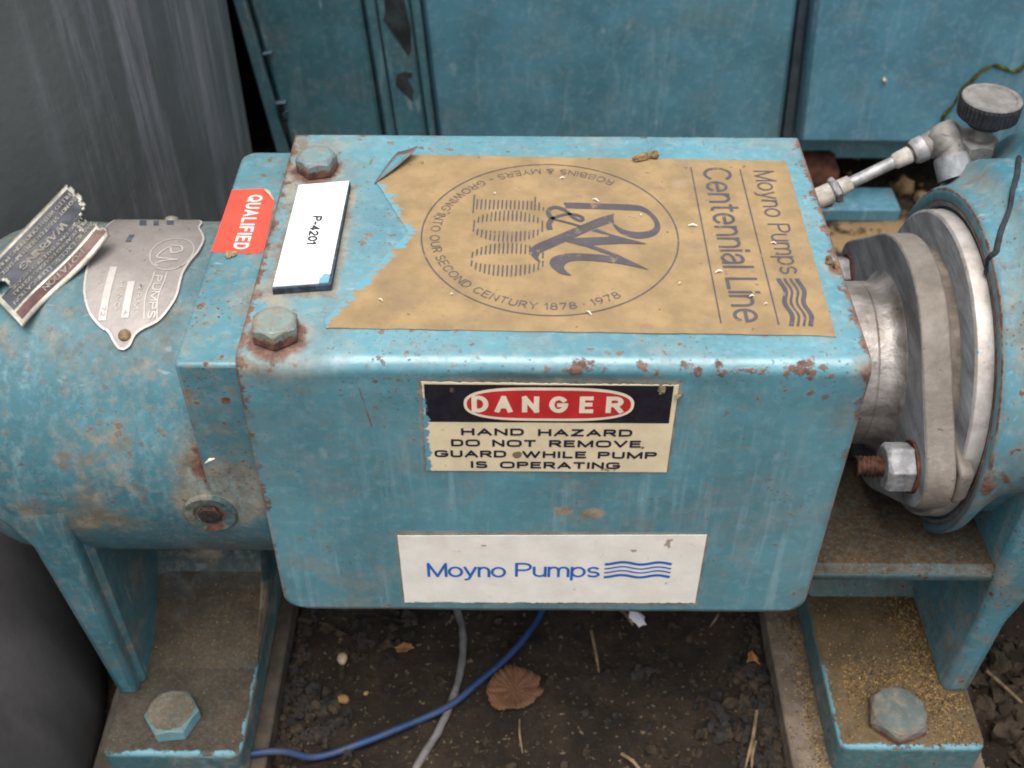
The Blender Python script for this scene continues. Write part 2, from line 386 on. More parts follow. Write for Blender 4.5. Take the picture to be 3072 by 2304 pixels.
def ragged(pts, step, amp, edges=None, seed=0):
    """outline with the given edges broken up into small uneven steps"""
    rnd = random.Random(seed); out = []; n = len(pts)
    for i in range(n):
        a, b = Vector(pts[i]), Vector(pts[(i + 1) % n]); out.append(tuple(a))
        A = amp if (edges is None or i in edges) else amp * 0.12
        m = max(1, int((b - a).length / step)); nn = Vector((-(b - a).y, (b - a).x)).normalized()
        for k in range(1, m):
            t = (k + rnd.uniform(-0.3, 0.3)) / m
            out.append(tuple(a.lerp(b, t) + nn * (rnd.random() ** 2) * A))
    return out
def wob(p, s, a): 
    return mnoise.noise(Vector(p) * s) * a

TOP = lambda u, v, h: (u, v, 0.0003 + h)            # guard top: u = x, v = y
FRONT = lambda u, v, h: (u, -0.0003 - h, v)         # guard front: u = x, v = z
DOWN = lambda u, v, h: (v, -u, 0.0003 + h)          # lettering on the top that reads towards the camera

# ------------------------------------------------------------------ materials
YA, ZA, RA = 0.1006, -0.11, 0.0967       # bearing housing axis and radius
YB, ZB = 0.110, -0.096                   # stuffing box axis

def guard_extra(g, r, gm, c):
    # rust band along the front bend, heavier to the right; grime round the two bolts and along the left edge
    band = g.ramp(g.math('ABSOLUTE', g.y - 0.001), 0.010, 0.001) * g.ramp(g.z, -0.016, -0.006) * g.ramp(g.x, -0.12, 0.05)
    r = g.mx(r, g.ramp(band * 0.30 + g.noise(85, 5, 0.66, off=(3, 9, 1)) * 0.8, 0.70, 0.76))
    rim = g.mx(g.mx(g.ramp(g.x, 0.1385, 0.1495), g.ramp(g.x, -0.139, -0.1495)), g.ramp(g.y, 0.192, 0.2040) * 0.72)
    r = g.mx(r, g.ramp(rim * 0.30 + g.noise(95, 6, 0.7, off=(1, 9, 6)) * 0.8, 0.66, 0.72))
    def rect(cx, hw, cz, hh, v):
        return g.mx(g.math('ABSOLUTE', g.x - cx) - hw, g.math('ABSOLUTE', v - cz) - hh)
    on_front = g.ramp(g.z, -0.006, -0.009)
    for q_ in (rect(-0.0017, 0.0617, -0.0425, 0.0310, g.z), rect(0.0029, 0.0839, -0.1548, 0.0314, g.z)):
        gm = g.mx(gm, g.ramp(q_ + (g.noise(160, 4, 0.7) - 0.5) * 0.003, 0.0019, 0.0008) * on_front * 0.7)
    q_ = rect(-0.1249 , 0.0148, 0.0985, 0.0475, g.y) + (g.noise(90, 5, 0.7, off=(2, 1, 1)) - 0.5) * 0.010
    gm = g.mx(gm, g.ramp(q_, 0.0050, 0.0015) * (1 - on_front) * 0.8)
    hair = g.mx(g.ramp(g.math('ABSOLUTE', g.x), 0.1482, 0.1496), g.ramp(g.z, -0.1905, -0.1922))
    r = g.mx(r, g.ramp(hair * 0.5 + g.noise(120, 5, 0.7, off=(1, 2, 6)) * 0.7, 0.72, 0.82))
    gm = g.mx(gm, hair * 0.5)
    lft = g.ramp(g.x, -0.085, -0.145) * g.ramp(g.z, -0.02, -0.005)
    gm = g.mx(gm, g.clamp(lft * g.ramp(g.noise(46, 7, 0.74, off=(3, 3, 3)), 0.36, 0.58) * 0.85))
    # oily smudge above the lower sticker and a long scratch
    sm = g.clamp(g.near((0.024, 0, -0.107), 0.003, 0.011, (1, 0, 1.5)) + g.near((0.008, 0, -0.105), 0.002, 0.009, (1, 0, 1.5)))
    gm = g.mx(gm, g.ramp(sm * 0.42 + g.noise(260, 6, 0.78, stretch=(1, 1, 0.7)) * 0.85, 0.60, 0.76) * g.ramp(g.z, -0.03, -0.06))
    scr = g.ramp(g.math('ABSOLUTE', (g.x + 0.0905) * 1.0 + (g.z + 0.03) * 0.16), 0.0007, 0.0001) * g.ramp(g.math('ABSOLUTE', g.z + 0.031), 0.017, 0.012) * g.ramp(g.y, 0.01, 0.0)
    r = g.mx(r, scr * 0.85)
    r = r * (1 - g.ramp(g.z, -0.018, -0.03) * g.ramp(g.noise(45, 4, 0.6, off=(9, 9, 2)), 0.62, 0.50) * 0.9)
    strk = g.ramp(g.noise(150, 5, 0.65, stretch=(1, 1, 0.05), off=(6, 1, 0)), 0.50, 0.66) * g.ramp(g.z, -0.02, -0.08) * g.ramp(g.noise(12, 3, off=(6, 6, 0)), 0.36, 0.6)
    c = g.mix(strk * 0.34, c, lin(150, 178, 184))
    c = g.mix(g.ramp(g.noise(38, 7, 0.7, off=(3, 1, 7)), 0.48, 0.64) * g.ramp(g.z, -0.015, -0.03) * 0.45, c, lin(104, 128, 132))
    return r, gm, c
M_GUARD = paint('guard_paint', base=(86, 138, 150), rough=0.33, spec=0.85, rust=0.8, chalk=0.4, grime=0.42, edge_r=0.004, extra=guard_extra,
                spots=[((-0.1325, 0.164, 0), 0.010, 0.024, 1.0), ((-0.1325, 0.018, 0), 0.010, 0.026, 1.0), ((0.15, 0.076, 0), 0.004, 0.014, 1.0), ((0.148, 0.002, -0.004), 0.002, 0.012, 0.8)])
def housing_extra(g, r, gm, c):
    reg = g.near((-0.172, 0.006, -0.098), 0.012, 0.052, (1, 0, 1)) * g.ramp(g.y, 0.05, 0.03)
    n = g.noise(70, 7, 0.74, off=(5, 2, 2))
    gm = g.mx(gm, g.ramp(reg * 0.5 + n * 0.75, 0.62, 0.80) * 0.72)
    wh = g.ramp(reg * 0.16 + g.noise(150, 7, 0.76, stretch=(1, 1, 0.35), off=(7, 2, 2)) * 0.9, 0.60, 0.70)
    c = g.mix(wh * 0.5, c, lin(150, 158, 154)); gm = gm * (1 - wh * 0.5)
    gm = g.mx(gm, g.ramp(g.z, -0.15, -0.19) * g.ramp(n, 0.3, 0.62) * 0.7)
    return r, gm, c
M_HOUSING = paint('housing_paint', extra=housing_extra, base=(64, 108, 118), rust=0.55, chalk=0.5, grime=0.9, edge_amt=0.6,
                  spots=[((-0.181, 0.004, -0.112), 0.012, 0.020, 0.75), ((-0.172, 0.006, -0.078), 0.008, 0.034, 1.0), ((-0.185, 0.02, -0.16), 0.01, 0.035, 0.5), ((-0.24, 0.15, -0.02), 0.03, 0.12, 0.55)])
M_PAD = paint('pad_paint', base=(80, 126, 136), rough=0.38, spec=0.5, rust=1.0, chalk=0.6, grime=1.25, extra=housing_extra, edge_amt=0.8, spots=[((-0.15, 0.05, 0), 0.004, 0.02, 0.6)])
def cast_extra(g, r, gm, c):
    dy, dz = g.y - YB, g.z - ZB
    rad = g.math('SQRT', dy * dy + dz * dz)
    ln = g.ramp(g.math('ABSOLUTE', rad - 0.0945), 0.0016, 0.0003)
    ln = g.mx(ln, g.ramp(g.math('ABSOLUTE', rad - 0.1022), 0.0018, 0.0003)) * g.ramp(g.x, 0.250, 0.240)
    r = g.mx(r, g.ramp(ln * 0.36 + g.noise(70, 5, 0.7, off=(4, 9, 1)) * 0.75, 0.64, 0.76))
    gm = g.mx(gm, ln * 0.5)
    c = g.mix(g.ramp(g.math('ABSOLUTE', rad - 0.110), 0.007, 0.001) * g.ramp(g.x, 0.252, 0.244) * 0.35, c, lin(150, 160, 154))  # pale band: the fillet's highlight painted into the colour
    st = g.ramp(g.noise(55, 6, 0.7, stretch=(1.6, 1, 0.25), off=(9, 5, 1)), 0.56, 0.68)
    gm = g.mx(gm, st * 0.55)
    r = g.mx(r, g.ramp(g.noise(48, 6, 0.7, stretch=(2.2, 1, 0.4), off=(3, 5, 8)), 0.66, 0.71))
    return r, gm, c
M_CAST = paint('casting_paint', extra=cast_extra, base=(70, 122, 136), rust=1.0, chalk=0.5, grime=0.7, edge_amt=1.0, edge_r=0.004)
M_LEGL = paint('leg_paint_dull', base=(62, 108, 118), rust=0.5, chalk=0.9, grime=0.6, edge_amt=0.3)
def foot_edges(x_in, y_in, sgn):
    def f(g, r, gm, c):
        return g.mx(g.ramp(g.y, y_in + 0.0075, y_in + 0.0020), g.ramp(g.x * sgn, x_in * sgn - 0.0055, x_in * sgn - 0.0010) * g.ramp(g.y, 0.05, 0.03))
    return f
M_FOOTL = paint('foot_paint_dirty', clean=foot_edges(-0.1875, -0.034, 1), base=(60, 98, 104), rust=0.5, chalk=0.6, grime=0.9, dirt=1.25, dirtcol=lin(72, 62, 50), edge_amt=0.15)
M_FOOTR = paint('foot_paint_sandy', clean=foot_edges(0.188, -0.026, -1), base=(62, 102, 108), rust=1.1, chalk=0.5, grime=0.6, dirt=0.92, dirtcol=lin(104, 84, 56), edge_amt=0.5)
M_SHELF = paint('shelf_paint', base=(88, 138, 150), rust=1.0, chalk=0.5, grime=0.7, dirt=1.25, dirtcol=lin(84, 66, 44), edge_amt=0.2)
def bolt_extra(g, r, gm, c):
    lowr = g.ramp(g.z, 0.0085, 0.001)
    r = g.mx(r, g.ramp(lowr * 0.55 + g.noise(240, 5, 0.7, off=(2, 6, 3)) * 0.75, 0.56, 0.74))
    gm = g.mx(gm, g.ramp(g.z, 0.0098, 0.004) * g.ramp(g.noise(200, 5, 0.7), 0.36, 0.6))
    return r, gm, c
M_BOLT = paint('bolt_paint', base=(122, 138, 132), rust=1.1, chalk=0.4, grime=1.2, edge_amt=1.5, edge_r=0.0034, extra=bolt_extra)
M_BOLTR = paint('rusty_bolt_paint', base=(112, 140, 142), rust=1.0, chalk=0.4, grime=0.9, edge_amt=1.6, edge_r=0.0045, extra=bolt_extra)
M_BOLTF = paint('foot_bolt_paint', base=(100, 148, 158), rust=0.5, chalk=0.5, grime=0.5, dirt=0.82, dirtcol=lin(104, 94, 78), edge_amt=0.6, edge_r=0.002)
M_BOLTG = paint('grey_bolt_paint', base=(88, 98, 95), rust=0.5, chalk=0.2, grime=0.8, edge_amt=1.7, edge_r=0.005, extra=bolt_extra)
M_RUST = flat('rusty_steel', (102, 68, 52), 0.85, 0.3, 0.2, 160, stains=0.6, staincol=(60, 36, 26), bumpd=0.001)
M_RUSTDK = flat('dark_rusty_steel', (70, 42, 30), 0.9, 0.25, 0.2, 90, stains=0.5, staincol=(128, 66, 30), bumpd=0.002)
M_SLEEVE = metal('machined_steel', (170, 164, 160), (104, 98, 93), 0.45, 0.45, 0.65, (98, 84, 70), 60, (0.5, 1, 1), bumpd=0.0009)
M_GLAND = metal('gland_bronze_grey', (128, 120, 111), (98, 91, 84), 0.62, 0.2, 0.55, (94, 82, 70), 40, (1, 1, 0.5), bumpd=0.0012)
M_GLANDF = metal('gland_face_grey', (152, 155, 158), (96, 100, 103), 0.6, 0.2, 0.5, (92, 84, 76), 70, (1, 0.2, 1))
M_RING = metal('ring_metal', (196, 190, 184), (160, 152, 146), 0.5, 0.4, 0.35, (130, 110, 92), 60, paintflecks=0.03)
M_GALV = metal('galvanised_steel', (170, 168, 166), (122, 122, 124), 0.48, 0.45, 0.3, (150, 136, 116), 110)
M_NUT = metal('galvanised_nut', (150, 150, 150), (104, 104, 106), 0.6, 0.2, 0.5, (120, 96, 80), 160)
M_TAPE = flat('thread_tape_white', (182, 175, 164), 0.7, 0.12, 0.3, 160, stains=0.35, staincol=(170, 150, 120), bumpd=0.0006)
M_ALU = metal('nameplate_metal', (150, 142, 137), (134, 127, 122), 0.5, 0.3, 0.35, (126, 114, 104), 40)
M_ALUHI = metal('nameplate_raised', (186, 179, 174), (166, 160, 155), 0.45, 0.2, 0.3, (150, 136, 124), 60)
M_ALUBLK = flat('nameplate_black_paint', (88, 94, 104), 0.6, 0.2)
M_TAGEDGE = metal('tag_metal', (176, 172, 160), (136, 132, 122), 0.45, 0.5, 0.4, (98, 90, 76), 80)
M_TAGBLK = flat('tag_black_enamel', (76, 79, 87), 0.5, 0.2, 0.4, 90, stains=0.9, staincol=(108, 100, 88))
M_TAGRED = flat('tag_red_enamel', (112, 76, 74), 0.6, 0.15, 0.3, 90, stains=0.7, staincol=(118, 106, 92))
M_TAGTXT = flat('tag_lettering', (138, 134, 124), 0.6, 0.15, 0.3, 260, stains=0.6, staincol=(110, 100, 88))
def tan_extra(g, c):
    c = g.mix(g.near((0.074, 0.152, 0), 0.002, 0.007) * 0.4, c, lin(150, 132, 108))
    c = g.mix(g.ramp(g.voro(42) + (g.noise(90, 3) - 0.5) * 0.4, 0.10, 0.05) * 0.55, c, lin(128, 98, 88))
    c = g.mix(g.ramp(g.voro(75) + (g.noise(150, 3) - 0.5) * 0.4, 0.09, 0.05) * 0.4, c, lin(140, 112, 98))
    # blue overspray brushed across the cut edges of the label
    d1 = g.mx(g.math('ABSOLUTE', (g.x + 0.0757) * 0.90 + (g.y - 0.104) * 0.437), (0.102 - g.y) * 9.0)   # distance to the notch's upper edge
    d2 = g.mx(g.math('ABSOLUTE', (g.x + 0.0757) * 0.899 - (g.y - 0.104) * 0.438), (g.y - 0.106) * 9.0)
    d = g.mn(d1, d2)
    sm = g.ramp(g.ramp(d, 0.013, 0.0) * 0.36 + g.noise(140, 6, 0.75, stretch=(0.32, 1, 1)) * 1.05, 0.80, 0.86)
    c = g.mix(sm, c, lin(92, 140, 154))
    c = g.mix(g.ramp(g.noise(330, 4, 0.7, off=(4, 4, 4)), 0.60, 0.68) * g.ramp(g.noise(18, 4), 0.4, 0.6) * 0.5, c, lin(112, 88, 74))
    return c
M_TAN = flat('label_tan', (150, 126, 90), 0.6, 0.07, 0.3, 45, stains=0.75, staincol=(118, 100, 80), extra=tan_extra, bumpd=0.0007)
def ink_extra(g, c):
    return g.mix(g.ramp(g.noise(110, 6, 0.7, off=(4, 1, 1)), 0.58, 0.65) * 0.5, c, lin(150, 124, 98))
M_INKGREY = flat('label_ink_grey', (80, 75, 78), 0.5, 0.06, 0.35, 90, extra=ink_extra)
def plate_extra(g, c):
    sm = g.ramp(g.near((-0.1128, 0.0560, 0), 0.001, 0.008, (1, 0.7, 0)) * 0.5 + g.noise(170, 5, 0.72, stretch=(1, 0.4, 1)) * 0.7, 0.62, 0.70)
    c = g.mix(sm, c, lin(104, 152, 168))
    return g.mix(g.ramp(g.noise(260, 4, 0.72, off=(3, 1, 1)), 0.63, 0.70) * 0.35, c, lin(150, 146, 138))
M_WHITE = flat('plate_white', (230, 230, 232), 0.45, 0.02, 0.35, 90, stains=0.12, staincol=(180, 180, 174), extra=plate_extra)
M_FOAM = flat('foam_tape_dark', (70, 82, 92), 0.85, 0.2, 0.15, 240)
M_BLACKINK = flat('black_ink', (34, 32, 34), 0.5, 0.05)
def cream_extra(g, c):
    lf = g.ramp(g.x, -0.0545, -0.0635) * g.ramp(g.z, -0.016, -0.024)
    sm = g.ramp(lf * 0.5 + g.noise(150, 5, 0.7, stretch=(0.4, 1, 1.6), off=(1, 1, 1)) * 0.8, 0.76, 0.82)
    c = g.mix(sm, c, lin(94, 142, 158))
    wear = g.clamp(g.near((-0.0165, 0, -0.0615), 0.0008, 0.0045, (1, 0, 1)) + g.near((0.0462, 0, -0.0556), 0.0003, 0.0018, (1, 0, 1)) + g.near((0.030, 0, -0.0720), 0.001, 0.006, (0.5, 0, 2)) * 0.6)
    c = g.mix(g.ramp(wear * 0.6 + g.noise(330, 4, 0.7) * 0.6, 0.58, 0.72), c, lin(122, 102, 82))
    return g.mix(g.ramp(g.noise(240, 5, 0.75, stretch=(1, 1, 0.4), off=(4, 1, 4)), 0.64, 0.70) * 0.45, c, lin(150, 124, 92))
M_CREAM = flat('sticker_cream', (224, 207, 172), 0.5, 0.03, 0.35, 60, stains=0.22, staincol=(176, 146, 104), extra=cream_extra, bumpd=0.0003)
M_DBLACK = flat('sticker_black', (34, 32, 42), 0.42, 0.12, 0.4, 120, stains=0.15, staincol=(96, 92, 92), extra=cream_extra)
M_DRED = flat('sticker_red', (196, 46, 48), 0.45, 0.05, 0.4, 80, stains=0.12, staincol=(120, 50, 44))
M_DCREAM = flat('sticker_cream_print', (232, 216, 190), 0.5, 0.03, 0.35, 80)
M_DNAVY = flat('sticker_navy_ink', (38, 34, 58), 0.5, 0.06, 0.35, 120)
def white_extra(g, c):
    sp = g.clamp(g.near((0.0665, 0, -0.1305), 0.001, 0.0060, (1.3, 0, 0.7)) + g.near((0.0475, 0, -0.1370), 0.0004, 0.0040, (0.8, 0, 1.6)) + g.near((-0.0345, 0, -0.1335), 0.0006, 0.0018, (0.7, 0, 1.6)) * 1.3
                 + g.near((0.0690, 0, -0.1660), 0.0006, 0.0035, (1, 0, 1)) * 0.8 + g.near((0.0170, 0, -0.1715), 0.0005, 0.0025, (1, 0, 1)) * 0.7)
    c = g.mix(g.ramp(sp * 0.30 + g.noise(420, 5, 0.75, stretch=(1, 1, 0.6)) * 0.85, 0.60, 0.72) * 0.8, c, lin(140, 116, 84))
    low = g.ramp(g.ramp(g.z, -0.1815, -0.1862) * 0.4 + g.noise(170, 5, 0.75, stretch=(0.4, 1, 1.4)) * 0.8, 0.70, 0.75)
    c = g.mix(low, c, lin(94, 142, 158))
    return g.mix(g.ramp(g.noise(240, 5, 0.75, stretch=(1, 1, 0.4), off=(4, 1, 4)), 0.64, 0.70) * 0.35, c, lin(190, 168, 132))
M_SWHITE = flat('sticker_white', (232, 226, 216), 0.5, 0.025, 0.35, 60, stains=0.3, staincol=(206, 182, 142), extra=white_extra, bumpd=0.0003)
M_BLUEINK = flat('sticker_blue_ink', (40, 100, 184), 0.5, 0.04, 0.35, 120)
M_ORANGE = flat('sticker_red_orange', (222, 78, 62), 0.45, 0.035, 0.35, 70, stains=0.06, staincol=(150, 60, 50))
M_QWHITE = flat('sticker_white_print', (240, 214, 206), 0.5, 0.04)
M_KNOB = flat('knob_black_plastic', (46, 47, 52), 0.55, 0.2, 0.4, 260)
M_KNOBTOP = flat('knob_top_dusty', (122, 118, 114), 0.8, 0.1, 0.3, 130, stains=0.4, staincol=(104, 100, 98))
M_VALVE = metal('valve_grey', (142, 138, 132), (112, 108, 103), 0.6, 0.3, 0.4, (128, 116, 100), 90)
M_DARKGAP = flat('dark_groove', (46, 54, 60), 0.8, 0.2)

# ------------------------------------------------------------------ ground
GZ = -0.350
def gheight(x, y):
    h = mnoise.noise(Vector((x * 9, y * 9, 1))) * 0.006 + mnoise.noise(Vector((x * 28, y * 28, 4))) * 0.0035
    h += mnoise.noise(Vector((x * 80, y * 80, 7))) * 0.0028 + mnoise.noise(Vector((x * 190, y * 190, 3))) * 0.0016
    return GZ + max(-0.008, min(0.009, h))
M_SOIL = G('soil')
g = M_SOIL
c = g.mix(g.ramp(g.noise(18, 8, 0.7), 0.3, 0.7), lin(44, 36, 29), lin(72, 60, 48))
c = g.mix(g.ramp(g.noise(90, 6, 0.7, off=(3, 3, 0)), 0.45, 0.7), c, lin(46, 41, 37))
c = g.mix(g.ramp(g.noise(260, 3, 0.6, off=(1, 3, 0)), 0.62, 0.7) * 0.8, c, lin(146, 128, 100))
sand = g.ramp(g.y, 0.20, 0.30) * g.ramp(g.x, 0.1, 0.2) * g.ramp(g.y, 0.67, 0.60)
c = g.mix(sand * g.ramp(g.noise(26, 5, 0.6), 0.42, 0.52), c, lin(166, 138, 100))
g.bump(g.noise(120, 8, 0.78) + g.noise(420, 5, 0.75) * 0.6, 0.006, 1.0)
M_SOIL = g.done(c, 0.95, 0, 0.2)
def axis(lo, hi, step, far):
    a = []; v = lo
    while v < hi + 1e-6: a.append(v); v += step
    s = step; v = hi
    while v < far: s *= 1.6; v += s; a.append(v)
    s = step; v = lo; pre = []
    while v > -far: s *= 1.6; v -= s; pre.append(v)
    return pre[::-1] + a
bm = nb(); xs = axis(-0.35, 0.46, 0.0028, 8); ys = axis(-0.20, 0.30, 0.0028, 8)
gv = [[bm.verts.new((x, y, gheight(x, y))) for x in xs] for y in ys]
for j in range(len(ys) - 1):
    for i in range(len(xs) - 1): bm.faces.new((gv[j][i], gv[j][i + 1], gv[j + 1][i + 1], gv[j + 1][i]))
tag(obj('ground', bm, M_SOIL, smooth=80), 'dark brown bare soil under and behind the pump', 'ground', kind='structure')

def rock(bm, p, r, seed, sq=(1, 1, 0.75), sub=1, amp=0.32, mat=0):
    v0 = len(bm.verts); ret = bmesh.ops.create_icosphere(bm, subdivisions=sub, radius=r)
    for v in ret['verts']:
        n = v.co.normalized(); k = 1 + mnoise.noise(n * 1.7 + Vector((seed * 3.1, seed * 1.7, 0))) * amp * 1.6
        v.co = Vector((v.co.x * sq[0], v.co.y * sq[1], v.co.z * sq[2])) * k
    rot = Matrix.Rotation(seed * 2.1, 4, 'Z') @ Matrix.Rotation(math.sin(seed) * 0.5, 4, 'X')
    for v in ret['verts']: v.co = rot @ v.co + Vector(p)
    if mat:
        for v in ret['verts']:
            for f in v.link_faces: f.material_index = mat
def ico(sub):
    b = bmesh.new(); bmesh.ops.create_icosphere(b, subdivisions=sub, radius=1); b.verts.index_update()
    r = ([v.co.copy() for v in b.verts], [[v.index for v in f.verts] for f in b.faces]); b.free(); return r
ICO = {1: ico(1), 2: ico(2)}
class Rocks:
    """many small stones gathered straight into vertex and face lists"""
    def __init__(s): s.v, s.f, s.m = [], [], []
    def add(s, p, r, seed, sq, amp, mat):
        V_, F_ = ICO[2 if r > 0.0026 else 1]; base = len(s.v); off = Vector((seed * 3.1, seed * 1.7, 0))
        ca, sa = math.cos(seed * 2.1), math.sin(seed * 2.1); cb, sb = math.cos(math.sin(seed) * .5), math.sin(math.sin(seed) * .5)
        for n in V_:
            k = r * (1 + mnoise.noise(n * 1.7 + off) * amp * 1.6)
            x, y, z = n.x * sq[0] * k, n.y * sq[1] * k, n.z * sq[2] * k
            y, z = y * cb - z * sb, y * sb + z * cb
            s.v.append((x * ca - y * sa + p[0], x * sa + y * ca + p[1], z + p[2]))
        s.f += [[i + base for i in f] for f in F_]; s.m += [mat] * len(F_)
    def build(s, name, mats):
        me = bpy.data.meshes.new(name); me.from_pydata(s.v, [], s.f)
        for m in mats: me.materials.append(m)
        me.polygons.foreach_set('material_index', s.m); me.shade_smooth(); me.set_sharp_from_angle(angle=math.radians(50))
        return link(name, me)
M_CLOD = flat('soil_clod', (66, 56, 45), 0.95, 0.2, 0.15, 90, stains=0.5, staincol=(60, 52, 44), bumpd=0.0012)
M_CLODDK = flat('dark_clod', (50, 46, 42), 0.9, 0.2, 0.25, 90, stains=0.3, staincol=(46, 42, 40), bumpd=0.0012)
M_SANDCLOD = flat('tan_grit', (128, 106, 76), 0.9, 0.18, 0.2, 90, bumpd=0.001)
RK = Rocks(); rnd = random.Random(3)
for i in range(7000):
    x, y = rnd.uniform(-0.30, 0.42), rnd.uniform(-0.12, 0.32)
    if rnd.random() < 0.25: x, y = rnd.uniform(0.14, 0.55), rnd.uniform(0.25, 0.75)
    r = 0.0005 + 0.0040 * rnd.random() ** 5
    dens = mnoise.noise(Vector((x * 14, y * 14, 9)))
    if dens < -0.05 and rnd.random() < 0.7: continue
    dk = 1 if mnoise.noise(Vector((x * 10, y * 10, 19))) + rnd.uniform(-0.3, 0.3) > 0.22 else 0
    if y > 0.27 and x > 0.12: dk = 2 if rnd.random() < 0.7 else 0
    if dk == 1 and rnd.random() < 0.25: r *= 1.5
    RK.add((x, y, gheight(x, y) + r * 0.25), r, i * 0.37, (1, 0.85, 0.7), 0.62, dk)
for cx, cy, n, s in ((-0.165, 0.035, 60, 0.016), (-0.15, 0.01, 40, 0.012), (0.142, 0.03, 70, 0.014), (0.155, -0.01, 50, 0.012), (0.152, 0.062, 30, 0.008), (0.335, 0.0, 40, 0.02), (0.33, 0.05, 60, 0.02), (-0.12, 0.09, 40, 0.02)):
    for k in range(n):
        x, y = rnd.gauss(cx, s), rnd.gauss(cy, s); r = rnd.uniform(0.0018, 0.0052) * (1.7 if cx > 0.3 else 1)
        RK.add((x, y, gheight(x, y) + r * 0.4), r, k * 0.7 + cx * 90, (1, 0.85, 0.75), 0.66, 1 if x < 0.3 and k % 3 else 0)
for k in range(900):
    e = rnd.choice((-0.1755, 0.1615)); x = e + (abs(rnd.gauss(0, 0.006)) * (1 if e < 0 else -1)); y = rnd.uniform(-0.04, 0.12); r = rnd.uniform(0.0006, 0.0028)
    RK.add((x, y, gheight(x, y) + r * 0.8), r, k * 0.91, (1, 0.85, 0.75), 0.6, 0 if k % 3 else 1)
tag(RK.build('soil_clods', [M_CLOD, M_CLODDK, M_SANDCLOD]), 'loose clods and grit lying over the dark soil', 'soil clods', kind='stuff')

# ------------------------------------------------------------------ the pump
pump = empty('pump', (0.0, 0.10, GZ), 'weathered light blue industrial pump with a bolted box guard between its two bearing ends', 'pump')

# bearing housing: cylinder with a rounded far end
bm = nb()
prof = [(-0.331, 0.03), (-0.331, 0.052)]
for k in range(11):
    a = PI / 2 * k / 10; prof.append((-0.286 - 0.045 * math.cos(a), 0.0517 + 0.045 * math.sin(a)))
n = 30
for k in range(n + 1): prof.append((-0.282 + (0.142) * k / n, RA))
prof += [(-0.139, 0.094), (-0.139, 0.04)]
lathe(bm, prof, YA, ZA, 128)
for v in bm.verts:
    v.co += (v.co - Vector((v.co.x, YA, ZA))).normalized() * (wob(v.co, 60, 0.0005) + wob(v.co, 18, 0.0007))
housing = obj('bearing_housing', bm, M_HOUSING, pump, smooth=50)
# square pad of the same casting that carries the guard
bm = nb()
hull8(bm, [(-0.1795, 0.0046, -0.113), (-0.1385, 0.0046, -0.113), (-0.1385, 0.190, -0.112), (-0.1795, 0.190, -0.112)],
      [(-0.1795, 0.0015, -0.0034), (-0.1385, 0.0015, -0.0034), (-0.1385, 0.190, -0.0034), (-0.1795, 0.190, -0.0034)])
bmesh.ops.bevel(bm, geom=[e for e in bm.edges if all(v.co.x < -0.17 and v.co.y > 0.1 for v in e.verts)], offset=0.009, segments=4, profile=0.5, affect='EDGES')
obj('mounting_pad', bm, M_PAD, pump, bevel=0.0022, segs=3)

# left leg: sloping web with a front edge, a cross web behind and the foot plate with its bolt
bm = nb()
wr = []
for z, xa, xb, y0, y1 in ((-0.085, -0.328, -0.246, 0.010, 0.10), (-0.105, -0.312, -0.254, 0.0045, 0.12), (-0.125, -0.296, -0.2595, 0.0038, 0.14), (-0.145, -0.2865, -0.2620, 0.0040, 0.16), (-0.302, -0.275, -0.2615, 0.0095, 0.19)):
    wr.append([bm.verts.new(p) for p in ((xa, y0, z), (xb, y0, z), (xb, y1, z), (xa, y1, z))])
for A, B in zip(wr, wr[1:]):
    for i in range(4): bm.faces.new((A[i], A[(i + 1) % 4], B[(i + 1) % 4], B[i]))
bm.faces.new(wr[0][::-1]); bm.faces.new(wr[-1])
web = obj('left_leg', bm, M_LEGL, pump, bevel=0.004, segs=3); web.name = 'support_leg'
bm = nb()   # stepped rib on the side of the web
hull8(bm, [(-0.2625, 0.012, -0.130), (-0.2585, 0.017, -0.130), (-0.2585, 0.13, -0.130), (-0.2625, 0.13, -0.130)],
      [(-0.2625, 0.016, -0.300), (-0.2592, 0.020, -0.300), (-0.2592, 0.16, -0.300), (-0.2625, 0.16, -0.300)])
obj('web_face', bm, M_LEGL, web, bevel=0.0015)
bm = nb()   # cross web under the cylinder, flaring into the foot
ring = []
for k in range(19):
    t = k / 18; z = -0.16 - 0.1405 * t; yf = 0.070 + 0.028 * math.sin(min(1, t * 1.2) * PI / 2) - 0.070 * max(0, (t - 0.50) / 0.50) ** 3.0
    ring.append([(-0.262, yf - 0.004, z), (-0.25, yf, z), (-0.19, yf, z), (-0.188, yf + 0.004, z), (-0.188, 0.15, z), (-0.262, 0.15, z)])
vr = [[bm.verts.new(p) for p in r] for r in ring]
for A, B in zip(vr, vr[1:]):
    for i in range(6): bm.faces.new((A[i], A[(i + 1) % 6], B[(i + 1) % 6], B[i]))
bm.faces.new(vr[0][::-1]); bm.faces.new(vr[-1])
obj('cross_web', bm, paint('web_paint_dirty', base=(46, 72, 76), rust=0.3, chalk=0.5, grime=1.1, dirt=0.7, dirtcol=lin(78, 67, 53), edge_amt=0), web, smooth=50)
def footplate(name, x0, x1, y0, y1, zt, th, mat, r=0.007):
    bm = nb(); pts = []
    for cx, cy, a0 in ((x1 - r, y0 + r, -PI / 2), (x1 - r, y1 - r, 0), (x0 + r, y1 - r, PI / 2), (x0 + r, y0 + r, PI)):
        for k in range(4): pts.append((cx + r * math.cos(a0 + PI / 2 * k / 3), cy + r * math.sin(a0 + PI / 2 * k / 3)))
    hull8(bm, [(x, y, zt - th) for x, y in pts], [(x, y, zt) for x, y in pts])
    return obj(name, bm, mat, pump, bevel=0.003, segs=3)
footL = footplate('foot', -0.2755, -0.1875, -0.034, 0.235, -0.300, 0.030, M_FOOTL)
